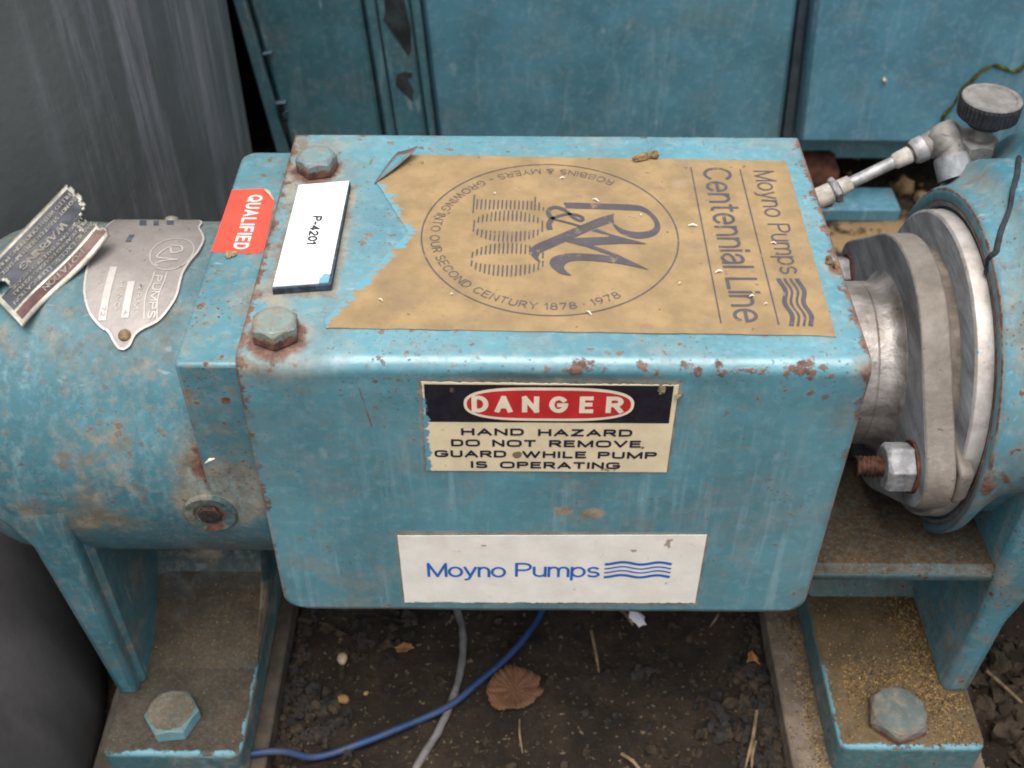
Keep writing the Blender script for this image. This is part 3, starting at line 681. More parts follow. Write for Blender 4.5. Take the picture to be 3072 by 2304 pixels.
footR = footplate('foot', 0.188, 0.281, -0.026, 0.235, -0.300, 0.030, M_FOOTR)
bm = nb(); hexhead(bm, 0.0172, 0.0115); fb = obj('foot_bolt', bm, M_BOLTF, footL, at=(-0.2345, -0.0090, -0.3002), smooth=25, bevel=0.0004)
fb.rotation_euler.z = 0.12
bm = nb(); hexhead(bm, 0.0200, 0.0105, dome=0.0006, rt=0.87); fb2 = obj('foot_bolt', bm, M_BOLTG, footR, at=(0.2282, -0.0045, -0.3002), smooth=25, bevel=0.0006)
fb2.rotation_euler.z = 0.35
fb2['label'] = 'grey round topped foot bolt with a rusty rim'

# drain plug in the cylinder's flank
bm = nb()
prof = [(-0.002, 0.0148), (0.0008, 0.0146), (0.0016, 0.0136), (0.0012, 0.0090), (-0.0012, 0.0082), (-0.0012, 0.0060)]
rings = []
for h, r in prof: rings.append([bm.verts.new((r * math.cos(2 * PI * i / 40), r * math.sin(2 * PI * i / 40), h)) for i in range(40)])
for A, B in zip(rings, rings[1:]):
    for i in range(40): bm.faces.new((A[i], A[(i + 1) % 40], B[(i + 1) % 40], B[i]))
bm.faces.new(rings[-1]); bm.faces.new(rings[0][::-1])
plug = obj('drain_plug', bm, paint('plug_paint', (50, 84, 86), rust=0.8, grime=1.1, edge_amt=0.4, edge_r=0.002, spots=[((0.0, -0.0135, 0), 0.003, 0.009, 1.1), ((0.004, -0.010, 0), 0.002, 0.006, 0.9)]), housing, at=(-0.1815, 0.0042, -0.1135), smooth=40)
plug.rotation_euler = Vector((0, 0, 1)).rotation_difference(Vector((0, -1, -0.06))).to_euler()
bm = nb(); hexhead(bm, 0.0068, 0.0026, ax=(0, -1, -0.06), at=(-0.1815, 0.0042, -0.1135))
for v in bm.verts: v.co += Vector((wob(v.co, 300, 0.0006), wob(v.co + Vector((1, 0, 0)), 300, 0.0006), wob(v.co + Vector((2, 0, 0)), 300, 0.0006)))
obj('plug_head', bm, flat('plug_head_dark', (56, 50, 48), 0.8, 0.25, 0.3, 260, stains=0.6, staincol=(120, 66, 40), bumpd=0.001), housing, smooth=30)

# ---- nameplate wrapped on the cylinder
def CYL(rad0):
    def f(u, v, h):   # u = x, v = angle in degrees
        a = math.radians(v); r = rad0 + h
        return (u, YA + r * math.cos(a), ZA + r * math.sin(a))
    return f
ON = CYL(RA + 0.0006)
outline = [(-0.2478, 58), (-0.2488, 70), (-0.2484, 84), (-0.2466, 97), (-0.2445, 107), (-0.2395, 114.5), (-0.2325, 119.2), (-0.2285, 120.6), (-0.2250, 123.8), (-0.2220, 125.9), (-0.2190, 126.2),
           (-0.2160, 124.8), (-0.2138, 121.5), (-0.2100, 119.6), (-0.2030, 117.2), (-0.1985, 113.5), (-0.1948, 108), (-0.1943, 100), (-0.1920, 94), (-0.1893, 89), (-0.1888, 82), (-0.1925, 76), (-0.1955, 72), (-0.1975, 64), (-0.206, 57), (-0.225, 55)]
outline = smoothpoly(outline, 3)
bm = nb()
# dense plate: triangulated grid clipped to the outline by column
def inside(p, P):
    r = False; n = len(P)
    for i in range(n):
        (x1, y1), (x2, y2) = P[i], P[i - 1]
        if (y1 > p[1]) != (y2 > p[1]) and p[0] < (x2 - x1) * (p[1] - y1) / (y2 - y1) + x1: r = not r
    return r
def plate(bm, P, to, h0, h1, mat=0, cols=60):
    """plate with outline P (u, v) that bends over v: strips between the outline's v-levels"""
    vs_ = sorted(set([round(p[1], 3) for p in P])); lo, hi = vs_[0], vs_[-1]
    lev = [lo + (hi - lo) * i / cols for i in range(cols + 1)]; lev[0] += 1e-4; lev[-1] -= 1e-4
    rows = []
    for v in lev:
        xsx = []
        for i in range(len(P)):
            (x1, y1), (x2, y2) = P[i], P[i - 1]
            if (y1 > v) != (y2 > v): xsx.append(x1 + (v - y1) * (x2 - x1) / (y2 - y1))
        rows.append((min(xsx), max(xsx), v))
    top = [[bm.verts.new(to(a + (b - a) * k / 6, v, h1)) for k in range(7)] for a, b, v in rows]
    bot = [(bm.verts.new(to(a, v, h0)), bm.verts.new(to(b, v, h0))) for a, b, v in rows]
    for i in range(len(rows) - 1):
        for k in range(6): bm.faces.new((top[i][k], top[i][k + 1], top[i + 1][k + 1], top[i + 1][k])).material_index = mat
        bm.faces.new((bot[i][0], top[i][0], top[i + 1][0], bot[i + 1][0])).material_index = mat
        bm.faces.new((top[i][6], bot[i][1], bot[i + 1][1], top[i + 1][6])).material_index = mat
plate(bm, outline, ON, -0.0006, 0.0009, 0, 70)
npl = obj('nameplate', bm, M_ALU, pump, smooth=40)
npl['label'] = 'grey metal nameplate wrapped over the cylinder'
# raised rim and lettering of the nameplate
bm = nb()
def degs(pts): return pts
rim = outline
def rimstrip(bm, P, to, w, lift, mat=0):
    n = len(P); c0 = Vector((sum(p[0] for p in P) / n, sum(p[1] for p in P) / n)); k = math.radians(1) * RA
    Q = [Vector((p[0], p[1] * k)) for p in P]; L = []; R_ = []
    for i in range(n):
        d = (Q[(i + 1) % n] - Q[i - 1]).normalized(); nn = Vector((-d.y, d.x))
        L.append(bm.verts.new(to(Q[i].x, Q[i].y / k, lift)))
        q = Q[i] + nn * w; R_.append(bm.verts.new(to(q.x, q.y / k, lift)))
    for i in range(n): bm.faces.new((L[i], L[(i + 1) % n], R_[(i + 1) % n], R_[i])).material_index = mat
rimstrip(bm, rim, ON, -0.0012, 0.00115)
kd = 1 / (math.radians(1) * RA)
NP = lambda u, v, h: ON(v, u * kd, h)      # lettering: u runs down the curve (metres of arc), v along x
A0 = 100 / kd
text(bm, 'PUMPS', 100.5 / kd, 116.2 / kd, -0.2088, 0.0042, NP, lift=0.0013, w=0.17)
stroke(bm, [(99 / kd, -0.2029), (103 / kd, -0.2032), (107 / kd, -0.2045), (111 / kd, -0.2046), (116.5 / kd, -0.2035)], 0.0006, NP, 0.0013, sub=4)
stroke(bm, [(99 / kd, -0.2095), (103 / kd, -0.2098), (107 / kd, -0.2112), (111 / kd, -0.2112), (116.5 / kd, -0.2102)], 0.0006, NP, 0.0013, sub=4)
text(bm, 'R.P.M.', 104 / kd, 113.8 / kd, -0.2165, 0.0028, NP, lift=0.0013)
text(bm, 'H  NO', 103 / kd, 113.2 / kd, -0.2265, 0.0026, NP, lift=0.0013)
text(bm, 'SER.', 98 / kd, 104.5 / kd, -0.2385, 0.0024, NP, lift=0.0013)
for v0, v1, x0, x1 in ((103, 116, -0.2222, -0.2185), (97, 117, -0.2338, -0.2300)):
    pts = [(v0 + (v1 - v0) * k / 8) / kd for k in range(9)]
    for a, b in zip(pts, pts[1:]): poly(bm, [NP(a, x0, 0.0013), NP(b, x0, 0.0013), NP(b, x1, 0.0013), NP(a, x1, 0.0013)])
# round emblem with the flourish
stroke(bm, [((90 + 8.2 * math.cos(t)) / kd, -0.2035 + 0.0115 * math.sin(t)) for t in [2 * PI * i / 40 for i in range(40)]], 0.0006, NP, 0.0013, closed=True)
stroke(bm, [(86 / kd, -0.2055), (86.5 / kd, -0.2000), (89 / kd, -0.1985), (90 / kd, -0.2035), (87 / kd, -0.2060), (92 / kd, -0.2110), (93 / kd, -0.2050), (93.5 / kd, -0.1990)], 0.0009, NP, 0.0013, sub=4)
stroke(bm, [(93.5 / kd, -0.1990), (94 / kd, -0.2060), (95.5 / kd, -0.2105), (96.5 / kd, -0.2085)], 0.0009, NP, 0.0013, sub=4)
for v0, v1, x0, x1 in ((62, 70, -0.2345, -0.2305), (62, 70, -0.2265, -0.2235), (61, 69, -0.2195, -0.2155), (79, 84, -0.2315, -0.2285)):
    poly(bm, [NP(v0 / kd, x0, 0.0012), NP(v1 / kd, x0 + (0.004 if v0 < 75 else 0), 0.0012), NP(v1 / kd, x1 + (0.004 if v0 < 75 else 0), 0.0012), NP(v0 / kd, x1, 0.0012)], 1)
text(bm, '72', 112.2 / kd, 115.6 / kd, -0.2331, 0.0024, NP, 2, lift=0.0016, w=0.16)
text(bm, 'A', 113.2 / kd, 115.2 / kd, -0.2216, 0.0024, NP, 2, lift=0.0016, w=0.16)
obj('raised_lettering', bm, [M_ALUHI, M_ALUBLK, M_ALU], npl, smooth=None, recalc=False)
def rivet(at, nrm, r, mat, parent, name='rivet'):
    bm = nb(); rr = []
    for k in range(5):
        a = PI / 2 * k / 4; rr.append([bm.verts.new((r * math.cos(a) * math.cos(2 * PI * i / 16), r * math.cos(a) * math.sin(2 * PI * i / 16), r * 0.6 * math.sin(a))) for i in range(16)] if k < 4 else [bm.verts.new((0, 0, r * 0.6))])
    for A, B in zip(rr[:3], rr[1:4]):
        for i in range(16): bm.faces.new((A[i], A[(i + 1) % 16], B[(i + 1) % 16], B[i]))
    for i in range(16): bm.faces.new((rr[3][i], rr[3][(i + 1) % 16], rr[4][0]))
    bm.faces.new(rr[0][::-1])
    M = Matrix.Translation(at) @ Vector((0, 0, 1)).rotation_difference(Vector(nrm)).to_matrix().to_4x4()
    for v in bm.verts: v.co = M @ v.co
    return obj(name, bm, mat, parent)
M_RIVET = flat('rivet_brown', (142, 118, 86), 0.7, 0.2, 0.3, 300, stains=0.5, staincol=(96, 66, 44))
rivet(ON(-0.2195, 121.6, 0.0009), Vector(ON(0, 121.6, 1)) - Vector(ON(0, 121.6, 0)), 0.0034, M_RIVET, npl)
rivet(ON(-0.2180, 58.0, 0.0009), Vector(ON(0, 58, 1)) - Vector(ON(0, 58, 0)), 0.0042, M_VALVE, npl)

# ---- the guard: folded sheet, top at z = 0, front at y = 0
GL, GR, GB, GH = -0.1500, 0.1500, 0.2048, 0.1930
path = []
rb = 0.0075
def seg(a, b, st):
    n = max(1, int((Vector(b) - Vector(a)).length / st)); return [tuple(Vector(a).lerp(Vector(b), k / n)) for k in range(n)]
rk = 0.0022
path += seg((GB, -0.185), (GB, -rk), 0.006)
path += [(GB - rk + rk * math.cos(a), -rk + rk * math.sin(a)) for a in [PI / 2 * k / 6 for k in range(6)]]
path += seg((GB - rk, 0.0), (rb, 0.0), 0.004)
path += [(rb - rb * math.sin(a), -rb + rb * math.cos(a)) for a in [PI / 2 * k / 8 for k in range(8)]]
path += seg((0.0, -rb), (0.0, -GH), 0.0025) + [(0.0, -GH)]
bm = nb(); cols = 101; rows = []
for y, z in path:
    ins = 0.0; rc = 0.013
    if z < -GH + rc and y < 0.05: ins = rc - math.sqrt(max(0, rc * rc - (z + GH - rc) ** 2))
    row = []
    for k in range(cols):
        x = GL + ins + (GR - GL - 2 * ins) * k / (cols - 1)
        yy, zz = y, z
        if y < 0.03 and z > -0.04:
            # the sheet sags slightly under the front bend, most of all at its left end
            f = math.exp(-((z + 0.0125) / 0.0042) ** 2) * (0.55 + 0.45 * math.sin(x * 38 + 1.2)) * max(0, min(1, (0.10 - x) / 0.12)) * max(0, min(1, (x + 0.125) / 0.075))
            if y < 0.006: yy += 0.0034 * f
            d = math.exp(-((x + 0.118) / 0.03) ** 2) * math.exp(-((y - 0.002) / 0.008) ** 2)
            zz -= 0.0010 * d * max(0, 1 + z / 0.02)
            if y < 0.007: yy += wob((x, 0, z), 55, 0.0004)
        zz += wob((x, y, 2), 30, 0.00025)
        if y < 1e-6: yy += wob((x, 3, z), 22, 0.0005)
        row.append(bm.verts.new((x, yy, zz)))
    rows.append(row)
for A, B in zip(rows, rows[1:]):
    for k in range(cols - 1): bm.faces.new((A[k], B[k], B[k + 1], A[k + 1]))
guard = obj('guard', bm, M_GUARD, pump, smooth=50, recalc=False)
guard.data.update()
md = guard.modifiers.new('sheet', 'SOLIDIFY'); md.thickness = 0.0028; md.offset = -1 if guard.data.polygons[len(guard.data.polygons) // 3].normal.z > 0 else 1
guard['label'] = 'folded blue sheet metal guard with stickers on its top and front'

# guard bolts
bm = nb(); hexhead(bm, 0.0120, 0.0098); b1 = obj('guard_bolt', bm, M_BOLT, guard, at=(-0.1328, 0.0190, 0.0004), smooth=25, bevel=0.0005); b1.rotation_euler.z = 0.62
b2 = b1.copy(); b2.data = b1.data.copy(); b2.data.materials[0] = M_BOLTR; col.objects.link(b2); b2.location = (-0.1318, 0.1650, 0.0004); b2.rotation_euler.z = 0.25
b2['label'] = 'rusty ringed guard bolt at the far corner'
# ---- tan label on top of the guard
lab = [(-0.0862, 0.1812), (-0.0972, 0.1520), (-0.0757, 0.1040), (-0.1114, 0.0298), (-0.1096, 0.0243)]
nb_ = 18
lab += [(-0.1096 + (0.1366 + 0.1096) * k / nb_, 0.0243 - 0.0033 * k / nb_ + random.uniform(-0.0003, 0.0003)) for k in range(1, nb_)]
lab += [(0.1366, 0.0202), (0.1386, 0.176), (0.1372, 0.1772)]
bm = nb(); slab(bm, ragged(lab, 0.004, 0.0004, seed=4), TOP, 0.0, 0.0003)
label = obj('label', bm, M_TAN, guard, smooth=None)
label['label'] = 'tan paper label with a notched left edge'
bm = nb(); LIFT = 0.0005
cx, cy, cr = 0.0, 0.1028, 0.0683
stroke(bm, [(cx + cr * math.cos(2 * PI * k / 128), cy + cr * math.sin(2 * PI * k / 128)) for k in range(128)], 0.0008, TOP, LIFT, closed=True)
rb_ = 0.0638
def CIRC(u, v, h):
    a = math.radians(53.5) + u / rb_; r = rb_ - v
    return (cx + r * math.cos(a), cy + r * math.sin(a), 0.0003 + h)
text(bm, 'ROBBINS & MYERS - GROWING INTO OUR SECOND CENTURY 1878 \u00b7 1978', 0, math.radians(250) * rb_, 0, 0.0053, CIRC, lift=LIFT, w=0.115, gap=0.26, word=0.40)
LG = {'loop': [(8.2, 131.4), (8.6, 132.6), (24.6, 132.0), (39.5, 131.3), (47.0, 130.7), (51.8, 128.9), (55.4, 124.6), (58.2, 119.0), (59.5, 113.5), (59.5, 108.5), (57.9, 104.3), (55.0, 101.4), (51.2, 99.5), (47.1, 99.0), (42.9, 100.1), (39.2, 102.5), (36.5, 105.7), (34.6, 110.3), (33.8, 113.6), (34.9, 116.6), (35.4, 112.8), (37.6, 109.1), (40.9, 106.6), (45.2, 105.4), (49.5, 105.3), (53.0, 106.3), (55.6, 108.4), (56.7, 111.4), (56.4, 115.2), (55.0, 119.4), (52.6, 122.8), (50.0, 124.5), (47.1, 125.1), (29.3, 126.2), (10.5, 126.9), (9.3, 128.4)],
      'diag': [(35.8, 122.2), (34.9, 119.2), (34.9, 114.5), (33.8, 113.5), (25.0, 108.5), (12.5, 99.1), (8.3, 96.0), (-4.5, 86.3), (-5.9, 84.7), (-6.3, 81.5), (-5.0, 77.8), (-6.0, 77.5), (-8.8, 81.5), (-10.9, 85.8), (-11.2, 88.2), (-10.1, 90.2), (-7.7, 93.0), (-2.9, 96.7), (15.3, 109.7), (26.9, 117.8)],
      'm1': [(25.4, 107.7), (32.9, 102.8), (50.8, 94.7), (50.3, 94.1), (37.2, 94.3), (22.3, 92.8), (17.5, 91.9), (8.3, 95.9), (13.0, 99.2), (30.8, 100.5), (31.9, 101.6), (22.4, 105.8)],
      'm2': [(17.1, 92.2), (22.3, 92.8), (35.2, 84.7), (49.6, 72.5), (49.1, 72.1), (34.5, 81.8), (33.6, 82.4), (19.4, 91.2)],
      'hook': [(34.1, 82.0), (27.1, 84.3), (17.7, 85.3), (10.6, 85.5), (4.5, 84.0), (1.1, 81.6), (-0.5, 78.1), (0.0, 74.6), (2.3, 70.8), (5.9, 67.5), (10.3, 66.5), (10.4, 67.0), (7.8, 70.1), (6.8, 73.2), (7.6, 76.3), (10.4, 78.6), (15.1, 79.4), (22.2, 79.1), (36.1, 76.6), (49.5, 72.1), (49.3, 72.9), (35.6, 84.4)]}
for k, (nm, pts) in enumerate(LG.items()): poly(bm, [TOP(x / 1000, y / 1000, LIFT + 0.00003 * k) for x, y in (smoothpoly(pts, 3) if nm in ('loop', 'hook', 'diag') else pts)])
amp = [(-0.6, 106.6), (-1.1, 110.7), (-0.4, 114.1), (1.3, 117.3), (5.3, 119.7), (9.3, 121.2), (13.7, 120.6), (16.8, 118.5), (17.4, 116.4), (16.2, 115.1), (14.1, 116.1), (11.7, 118.9), (8.9, 123.6), (6.0, 126.5), (2.5, 127.6), (-0.2, 126.1), (-1.3, 122.6), (-0.1, 118.8), (2.3, 116.2), (9.1, 113.2), (16.3, 109.7)]
ap = catmull([Vector((x / 1000 + 0.0008, y / 1000, 0)) for x, y in amp], 4)
wd = [0.0030 if i < 12 else 0.0021 if i < 50 else 0.0026 if i < 72 else 0.0015 for i in range(len(ap))]
stroke(bm, [(p.x, p.y) for p in ap], wd, TOP, LIFT + 0.0002)
# hatched figure 100
def bar(x, y0, y1, w=0.00085):
    poly(bm, [TOP(x - w / 2, y0, LIFT), TOP(x + w / 2, y0, LIFT), TOP(x + w / 2 + 0.0003, y1, LIFT), TOP(x - w / 2 + 0.0003, y1, LIFT)])
for k in range(14):
    x = -0.0396 + 0.0023 * k; bar(x, 0.1253, 0.1351 - 0.0001 * k)
bar(-0.0415, 0.1217, 0.1397); bar(-0.0077, 0.1247, 0.1379); bar(-0.0055, 0.1243, 0.1326); bar(-0.0032, 0.1245, 0.1278)
for zc_, hx, ho, hi in ((0.1098, 0.0197, 0.0146, 0.0049), (0.0801, 0.0203, 0.0145, 0.0050)):
    for k in range(-8, 9):
        x = 0.0023 * k; t = 1 - (x / hx) ** 2
        if t <= 0: continue
        o_ = ho * math.sqrt(t); ti = 1 - (x / (hx - 0.0018)) ** 2; i_ = hi * (ti ** 0.35) if ti > 0 else 0
        if i_ > 0.0003:
            bar(-0.0224 + x, zc_ + i_, zc_ + o_); bar(-0.0226 + x, zc_ - o_, zc_ - i_)
        else: bar(-0.0224 + x, zc_ - o_, zc_ + o_)
# lines and names
for x, y0, y1 in ((0.0824, 0.0297, 0.1692), (0.1104, 0.0289, 0.1676)): bar(x - 0.0003, y0, y1, 0.00075)
text(bm, 'Centennial Line', -0.1690, -0.0303, 0.0886, 0.0165, DOWN, lift=LIFT, w=0.115, gap=0.19, word=0.42)
text(bm, 'Moyno Pumps', -0.1660, -0.0692, 0.1176, 0.0120, DOWN, lift=LIFT, w=0.105, gap=0.19, word=0.42)
for k, (x, w) in enumerate(((0.1168, 0.0024), (0.1200, 0.0013), (0.1230, 0.0013), (0.1262, 0.0024))):
    pts = [(-0.0655 + 0.0377 * t / 30, x + 0.0010 * math.sin(2 * PI * 1.9 * t / 30 - PI / 2)) for t in range(31)]
    stroke(bm, pts, w, DOWN, LIFT)
obj('label_print', bm, M_INKGREY, label, smooth=None, recalc=False)
# peeled paint flap at the label's far left corner
bm = nb(); gr = []
for i in range(9):
    t = i / 8; row = []
    for k in range(8):
        q = k / 7; base = Vector((-0.0978, 0.1500, 0.0006)).lerp(Vector((-0.0872, 0.1845, 0.0006)), q)
        ln = 0.0200 * q ** 0.9; ang = 0.35 + t * 1.75
        row.append(bm.verts.new(base + Vector((0.90, -0.42, 0)) * (ln * (t - 0.30 * t * t)) + Vector((0, 0, ln * (0.55 * t - 0.25 * t * t) + 0.0012 * math.sin(t * 3 + q * 4) * q))))
    gr.append(row)
for A, B in zip(gr, gr[1:]):
    for k in range(7): bm.faces.new((A[k], A[k + 1], B[k + 1], B[k]))
fl = obj('paint_flap', bm, M_GUARD, guard, recalc=False); fl.modifiers.new('thick', 'SOLIDIFY').thickness = 0.0006

# ---- white number plate on foam tape
pl = [(-0.1390, 0.1425), (-0.1115, 0.1470), (-0.1118, 0.0550), (-0.1392, 0.0515)]
bm = nb(); slab(bm, [(-0.1392, 0.1423), (-0.1108, 0.1472), (-0.1104, 0.0538), (-0.1394, 0.0500)], TOP, 0.0, 0.0036)
foam = obj('number_plate', bm, M_FOAM, guard, smooth=None, bevel=0.0003)
foam['label'] = 'white plate reading P-4201 stuck on dark foam tape'
bm = nb(); slab(bm, pl, TOP, 0.0036, 0.0042)
for p in [v for v in bm.verts]: pass
wp = obj('plate_face', bm, M_WHITE, foam, smooth=None)
bm = nb(); text(bm, 'P-4201', -0.1122, -0.0868, -0.1272, 0.0052, DOWN, lift=0.0046, w=0.19, gap=0.24)
obj('plate_number', bm, M_BLACKINK, foam, smooth=None, recalc=False)

# ---- red-orange sticker on the pad
PADT = lambda u, v, h: (u, v, -0.0034 + h)
q = [(-0.1785, 0.1485), (-0.1615, 0.1502), (-0.1572, 0.1480), (-0.1530, 0.1385), (-0.1512, 0.0935), (-0.1520, 0.0900), (-0.1545, 0.0890), (-0.1788, 0.0902)]
bm = nb(); slab(bm, q, PADT, 0.0, 0.0004)
qs = obj('approval_sticker', bm, M_ORANGE, pump, smooth=None)
qs['label'] = 'red orange sticker with white capitals'
bm = nb(); text(bm, 'QUALIFIED', -0.1432, -0.0922, -0.1678, 0.0080, lambda u, v, h: (v, -u, -0.0034 + h), lift=0.0006, w=0.17, gap=0.40)
obj('sticker_print', bm, M_QWHITE, qs, smooth=None, recalc=False)
bm = nb()
tri = [(-0.1572, 0.1480, -0.0028), (-0.1530, 0.1385, -0.0028), (-0.1590, 0.1455, -0.0012), (-0.1600, 0.1482, -0.0016)]
poly(bm, tri); cc = obj('folded_corner', bm, flat('sticker_back', (206, 190, 160), 0.7, 0.1), qs, smooth=None); cc.modifiers.new('t', 'SOLIDIFY').thickness = 0.0003

# ---- danger sticker
FR = FRONT
bm = nb(); slab(bm, ragged([(-0.0633, -0.0735), (0.0598, -0.0735), (0.0600, -0.0125), (-0.0628, -0.0115)], 0.0014, 0.0007, edges=(2, 3), seed=2), FR, 0.0, 0.0003)
ds = obj('danger_sticker', bm, M_CREAM, guard, smooth=None)
ds['label'] = 'black red and cream danger sticker'
bm = nb()
def rect(bm, x0, x1, z0, z1, h, mat): poly(bm, [FR(x0, z0, h), FR(x1, z0, h), FR(x1, z1, h), FR(x0, z1, h)], mat)
rect(bm, -0.0615, 0.0576, -0.0382, -0.0130, 0.0004, 0)
def sup(bm, cx, cz, a, b, h, mat, n=2.7, m=2.3):
    pts = []
    for k in range(72):
        t = 2 * PI * k / 72; c_, s_ = math.cos(t), math.sin(t)
        pts.append(FR(cx + a * math.copysign(abs(c_) ** (2 / n), c_), cz + b * math.copysign(abs(s_) ** (2 / m), s_), h))
    poly(bm, pts, mat)
sup(bm, -0.0016, -0.0257, 0.0412, 0.0112, 0.0005, 1, 3.4, 2.5); sup(bm, -0.0016, -0.0257, 0.0397, 0.0094, 0.0006, 2, 3.4, 2.5)
xp = -0.0390
for ch, x0, x1 in zip('DANGER', (-0.0390, -0.0278, -0.0146, -0.0014, 0.0132, 0.0260), (-0.0308, -0.0192, -0.0063, 0.0077, 0.0202, 0.0346)):
    text(bm, ch, x0, x1, -0.0312, 0.0112, FR, 1, w=0.23, lift=0.0007)
for body, x0, x1, z0 in (('HAND', -0.0446, -0.0135, -0.0474), ('HAZARD', -0.0065, 0.0402, -0.0476), ('DO', -0.0498, -0.0353, -0.0553), ('NOT', -0.0292, -0.0074, -0.0554), ('REMOVE', -0.0008, 0.0452, -0.0554),
                         ('GUARD', -0.0584, -0.0222, -0.0632), ('WHILE', -0.0142, 0.0182, -0.0634), ('PUMP', 0.0240, 0.0537, -0.0635), ('IS', -0.0402, -0.0318, -0.0711), ('OPERATING', -0.0254, 0.0358, -0.0712)):
    text(bm, body, x0, x1, z0, 0.0051, FR, 3, w=0.25, lift=0.0005, sq=3.4, gap=0.30)
obj('danger_print', bm, [M_DBLACK, M_DCREAM, M_DRED, M_DNAVY], ds, smooth=None, recalc=False)

# ---- white maker's sticker
bm = nb(); slab(bm, ragged([(-0.0808, -0.1862), (0.0868, -0.1842), (0.0864, -0.1232), (-0.0812, -0.1256)], 0.0013, 0.0009, edges=(0,), seed=5), FR, 0.0, 0.0003)
ms = obj('maker_sticker', bm, M_SWHITE, guard, smooth=None)
ms['label'] = 'white sticker with blue lettering and a wave mark'
bm = nb()
text(bm, 'Moyno', -0.0664, -0.0222, -0.1612, 0.0126, FR, lift=0.0005, w=0.125, gap=0.15)
text(bm, 'Pumps', -0.0172, 0.0304, -0.1606, 0.0126, FR, lift=0.0005, w=0.125, gap=0.15)
for z, w in ((-0.1482, 0.0021), (-0.1522, 0.0012), (-0.1557, 0.0012), (-0.1597, 0.0021)):
    stroke(bm, [(0.0327 + 0.0371 * t / 36, z + 0.0010 * math.sin(2 * PI * 1.85 * t / 36 - PI / 2) + 0.0004) for t in range(37)], w, FR, 0.0005)
obj('maker_print', bm, M_BLUEINK, ms, smooth=None, recalc=False)

# ------------------------------------------------------------------ stuffing box end
bm = nb(); lathe(bm, [(0.11, 0.03), (0.11, 0.0480), (0.1665, 0.0480), (0.167, 0.0476), (0.1675, 0.0480), (0.1830, 0.0482), (0.1836, 0.0476), (0.1842, 0.0482), (0.1900, 0.0483), (0.1930, 0.0496), (0.1955, 0.0520), (0.1968, 0.0545), (0.1990, 0.0545)], YB, ZB, 96)
obj('shaft_sleeve', bm, M_SLEEVE, pump, smooth=30)
bm = nb(); lathe(bm, [(0.205, 0.03), (0.205, 0.0705), (0.222, 0.0705), (0.232, 0.03)], YB, ZB, 80)
obj('packing_follower', bm, metal('follower_brown', (126, 114, 102), (84, 74, 66), 0.7, 0.15, 0.6, (80, 66, 54), 80), pump, smooth=30)
# gland: oval two-bolt flange with ears along y
bm = nb(); pts = []
for k in range(96):
    t = 2 * PI * k / 96; c_, s_ = math.cos(t), math.sin(t)
    # convex hull of a disc R=0.077 and two ear discs r=0.022 at y=+-0.086
    sup_ = max(0.0765, 0.083 * abs(c_) + 0.0215)
    pts.append((c_, s_, sup_))
poly2 = []
Rg, re, ye = 0.0765, 0.0225, 0.0845
al = math.acos((Rg - re) / ye)
for k in range(25): a = al + (PI - 2 * al) * k / 24; poly2.append((Rg * math.cos(a), Rg * math.sin(a)))
for k in range(15): a = PI - al + 2 * al * k / 14; poly2.append((-ye + re * math.cos(a), re * math.sin(a)))
for k in range(25): a = PI + al + (PI - 2 * al) * k / 24; poly2.append((Rg * math.cos(a), Rg * math.sin(a)))
for k in range(15): a = -al + 2 * al * k / 14; poly2.append((ye + re * math.cos(a), re * math.sin(a)))
hull8(bm, [(0.1970, YB + y, ZB + z) for y, z in poly2], [(0.2130, YB + y, ZB + z) for y, z in poly2])
for f in bm.faces:
    if len(f.verts) > 8: f.material_index = 1
gland = obj('gland', bm, [M_GLAND, M_GLANDF], pump, smooth=30, bevel=0.0014, segs=3)
# front stud with rusty thread, nut, and the bolt head behind the ear
def stud(y, x_end, label):
    bm = nb(); prof = [(x_end, 0.0036), (x_end, 0.0052)]; x = x_end + 0.0006
    while x < 0.186: prof += [(x, 0.0060), (x + 0.0012, 0.0048)]; x += 0.0023
    prof += [(0.19, 0.0055), (0.222, 0.0055), (0.222, 0.003)]
    lathe(bm, prof, y, ZB + 0.0, 24); s = obj('gland_stud', bm, M_RUST, gland, smooth=20)
    if label: s['label'] = label
    bm = nb(); hexhead(bm, 0.0138, 0.0160, ax=(-1, 0, 0), at=(0.1968, y, ZB)); obj('stud_nut', bm, M_NUT, gland, smooth=25, bevel=0.0005)
    bm = nb(); lathe(bm, [(0.1952, 0.009), (0.1952, 0.0146), (0.1969, 0.0146), (0.1969, 0.009)], y, ZB, 40); obj('washer', bm, M_RUST, gland, smooth=30)
stud(0.0255, 0.1665, 'rusty threaded stud sticking out of the front nut')
stud(0.1935, 0.1790, None)
bm = nb(); hull8(bm, [(0.2165, 0.0255 - 0.017, ZB - 0.013), (0.2165, 0.0255 + 0.014, ZB - 0.013), (0.2165, 0.0255 + 0.014, ZB + 0.017), (0.2165, 0.0255 - 0.017, ZB + 0.011)],
                 [(0.2265, 0.0255 - 0.013, ZB - 0.013), (0.2265, 0.0255 + 0.014, ZB - 0.013), (0.2265, 0.0255 + 0.014, ZB + 0.015), (0.2265, 0.0255 - 0.013, ZB + 0.008)])
obj('stud_head', bm, M_GLAND, gland, bevel=0.003, segs=3)
# light ring on the box face
bm = nb(); lathe(bm, [(0.2200, 0.06), (0.2200, 0.0886), (0.2212, 0.0902), (0.2296, 0.0906), (0.2300, 0.06)], YB, ZB, 128)
for f in bm.faces:
    if f.calc_center_median().x < 0.2202: f.material_index = 1
obj('seal_ring', bm, [M_RING, M_GLANDF], pump, smooth=40)
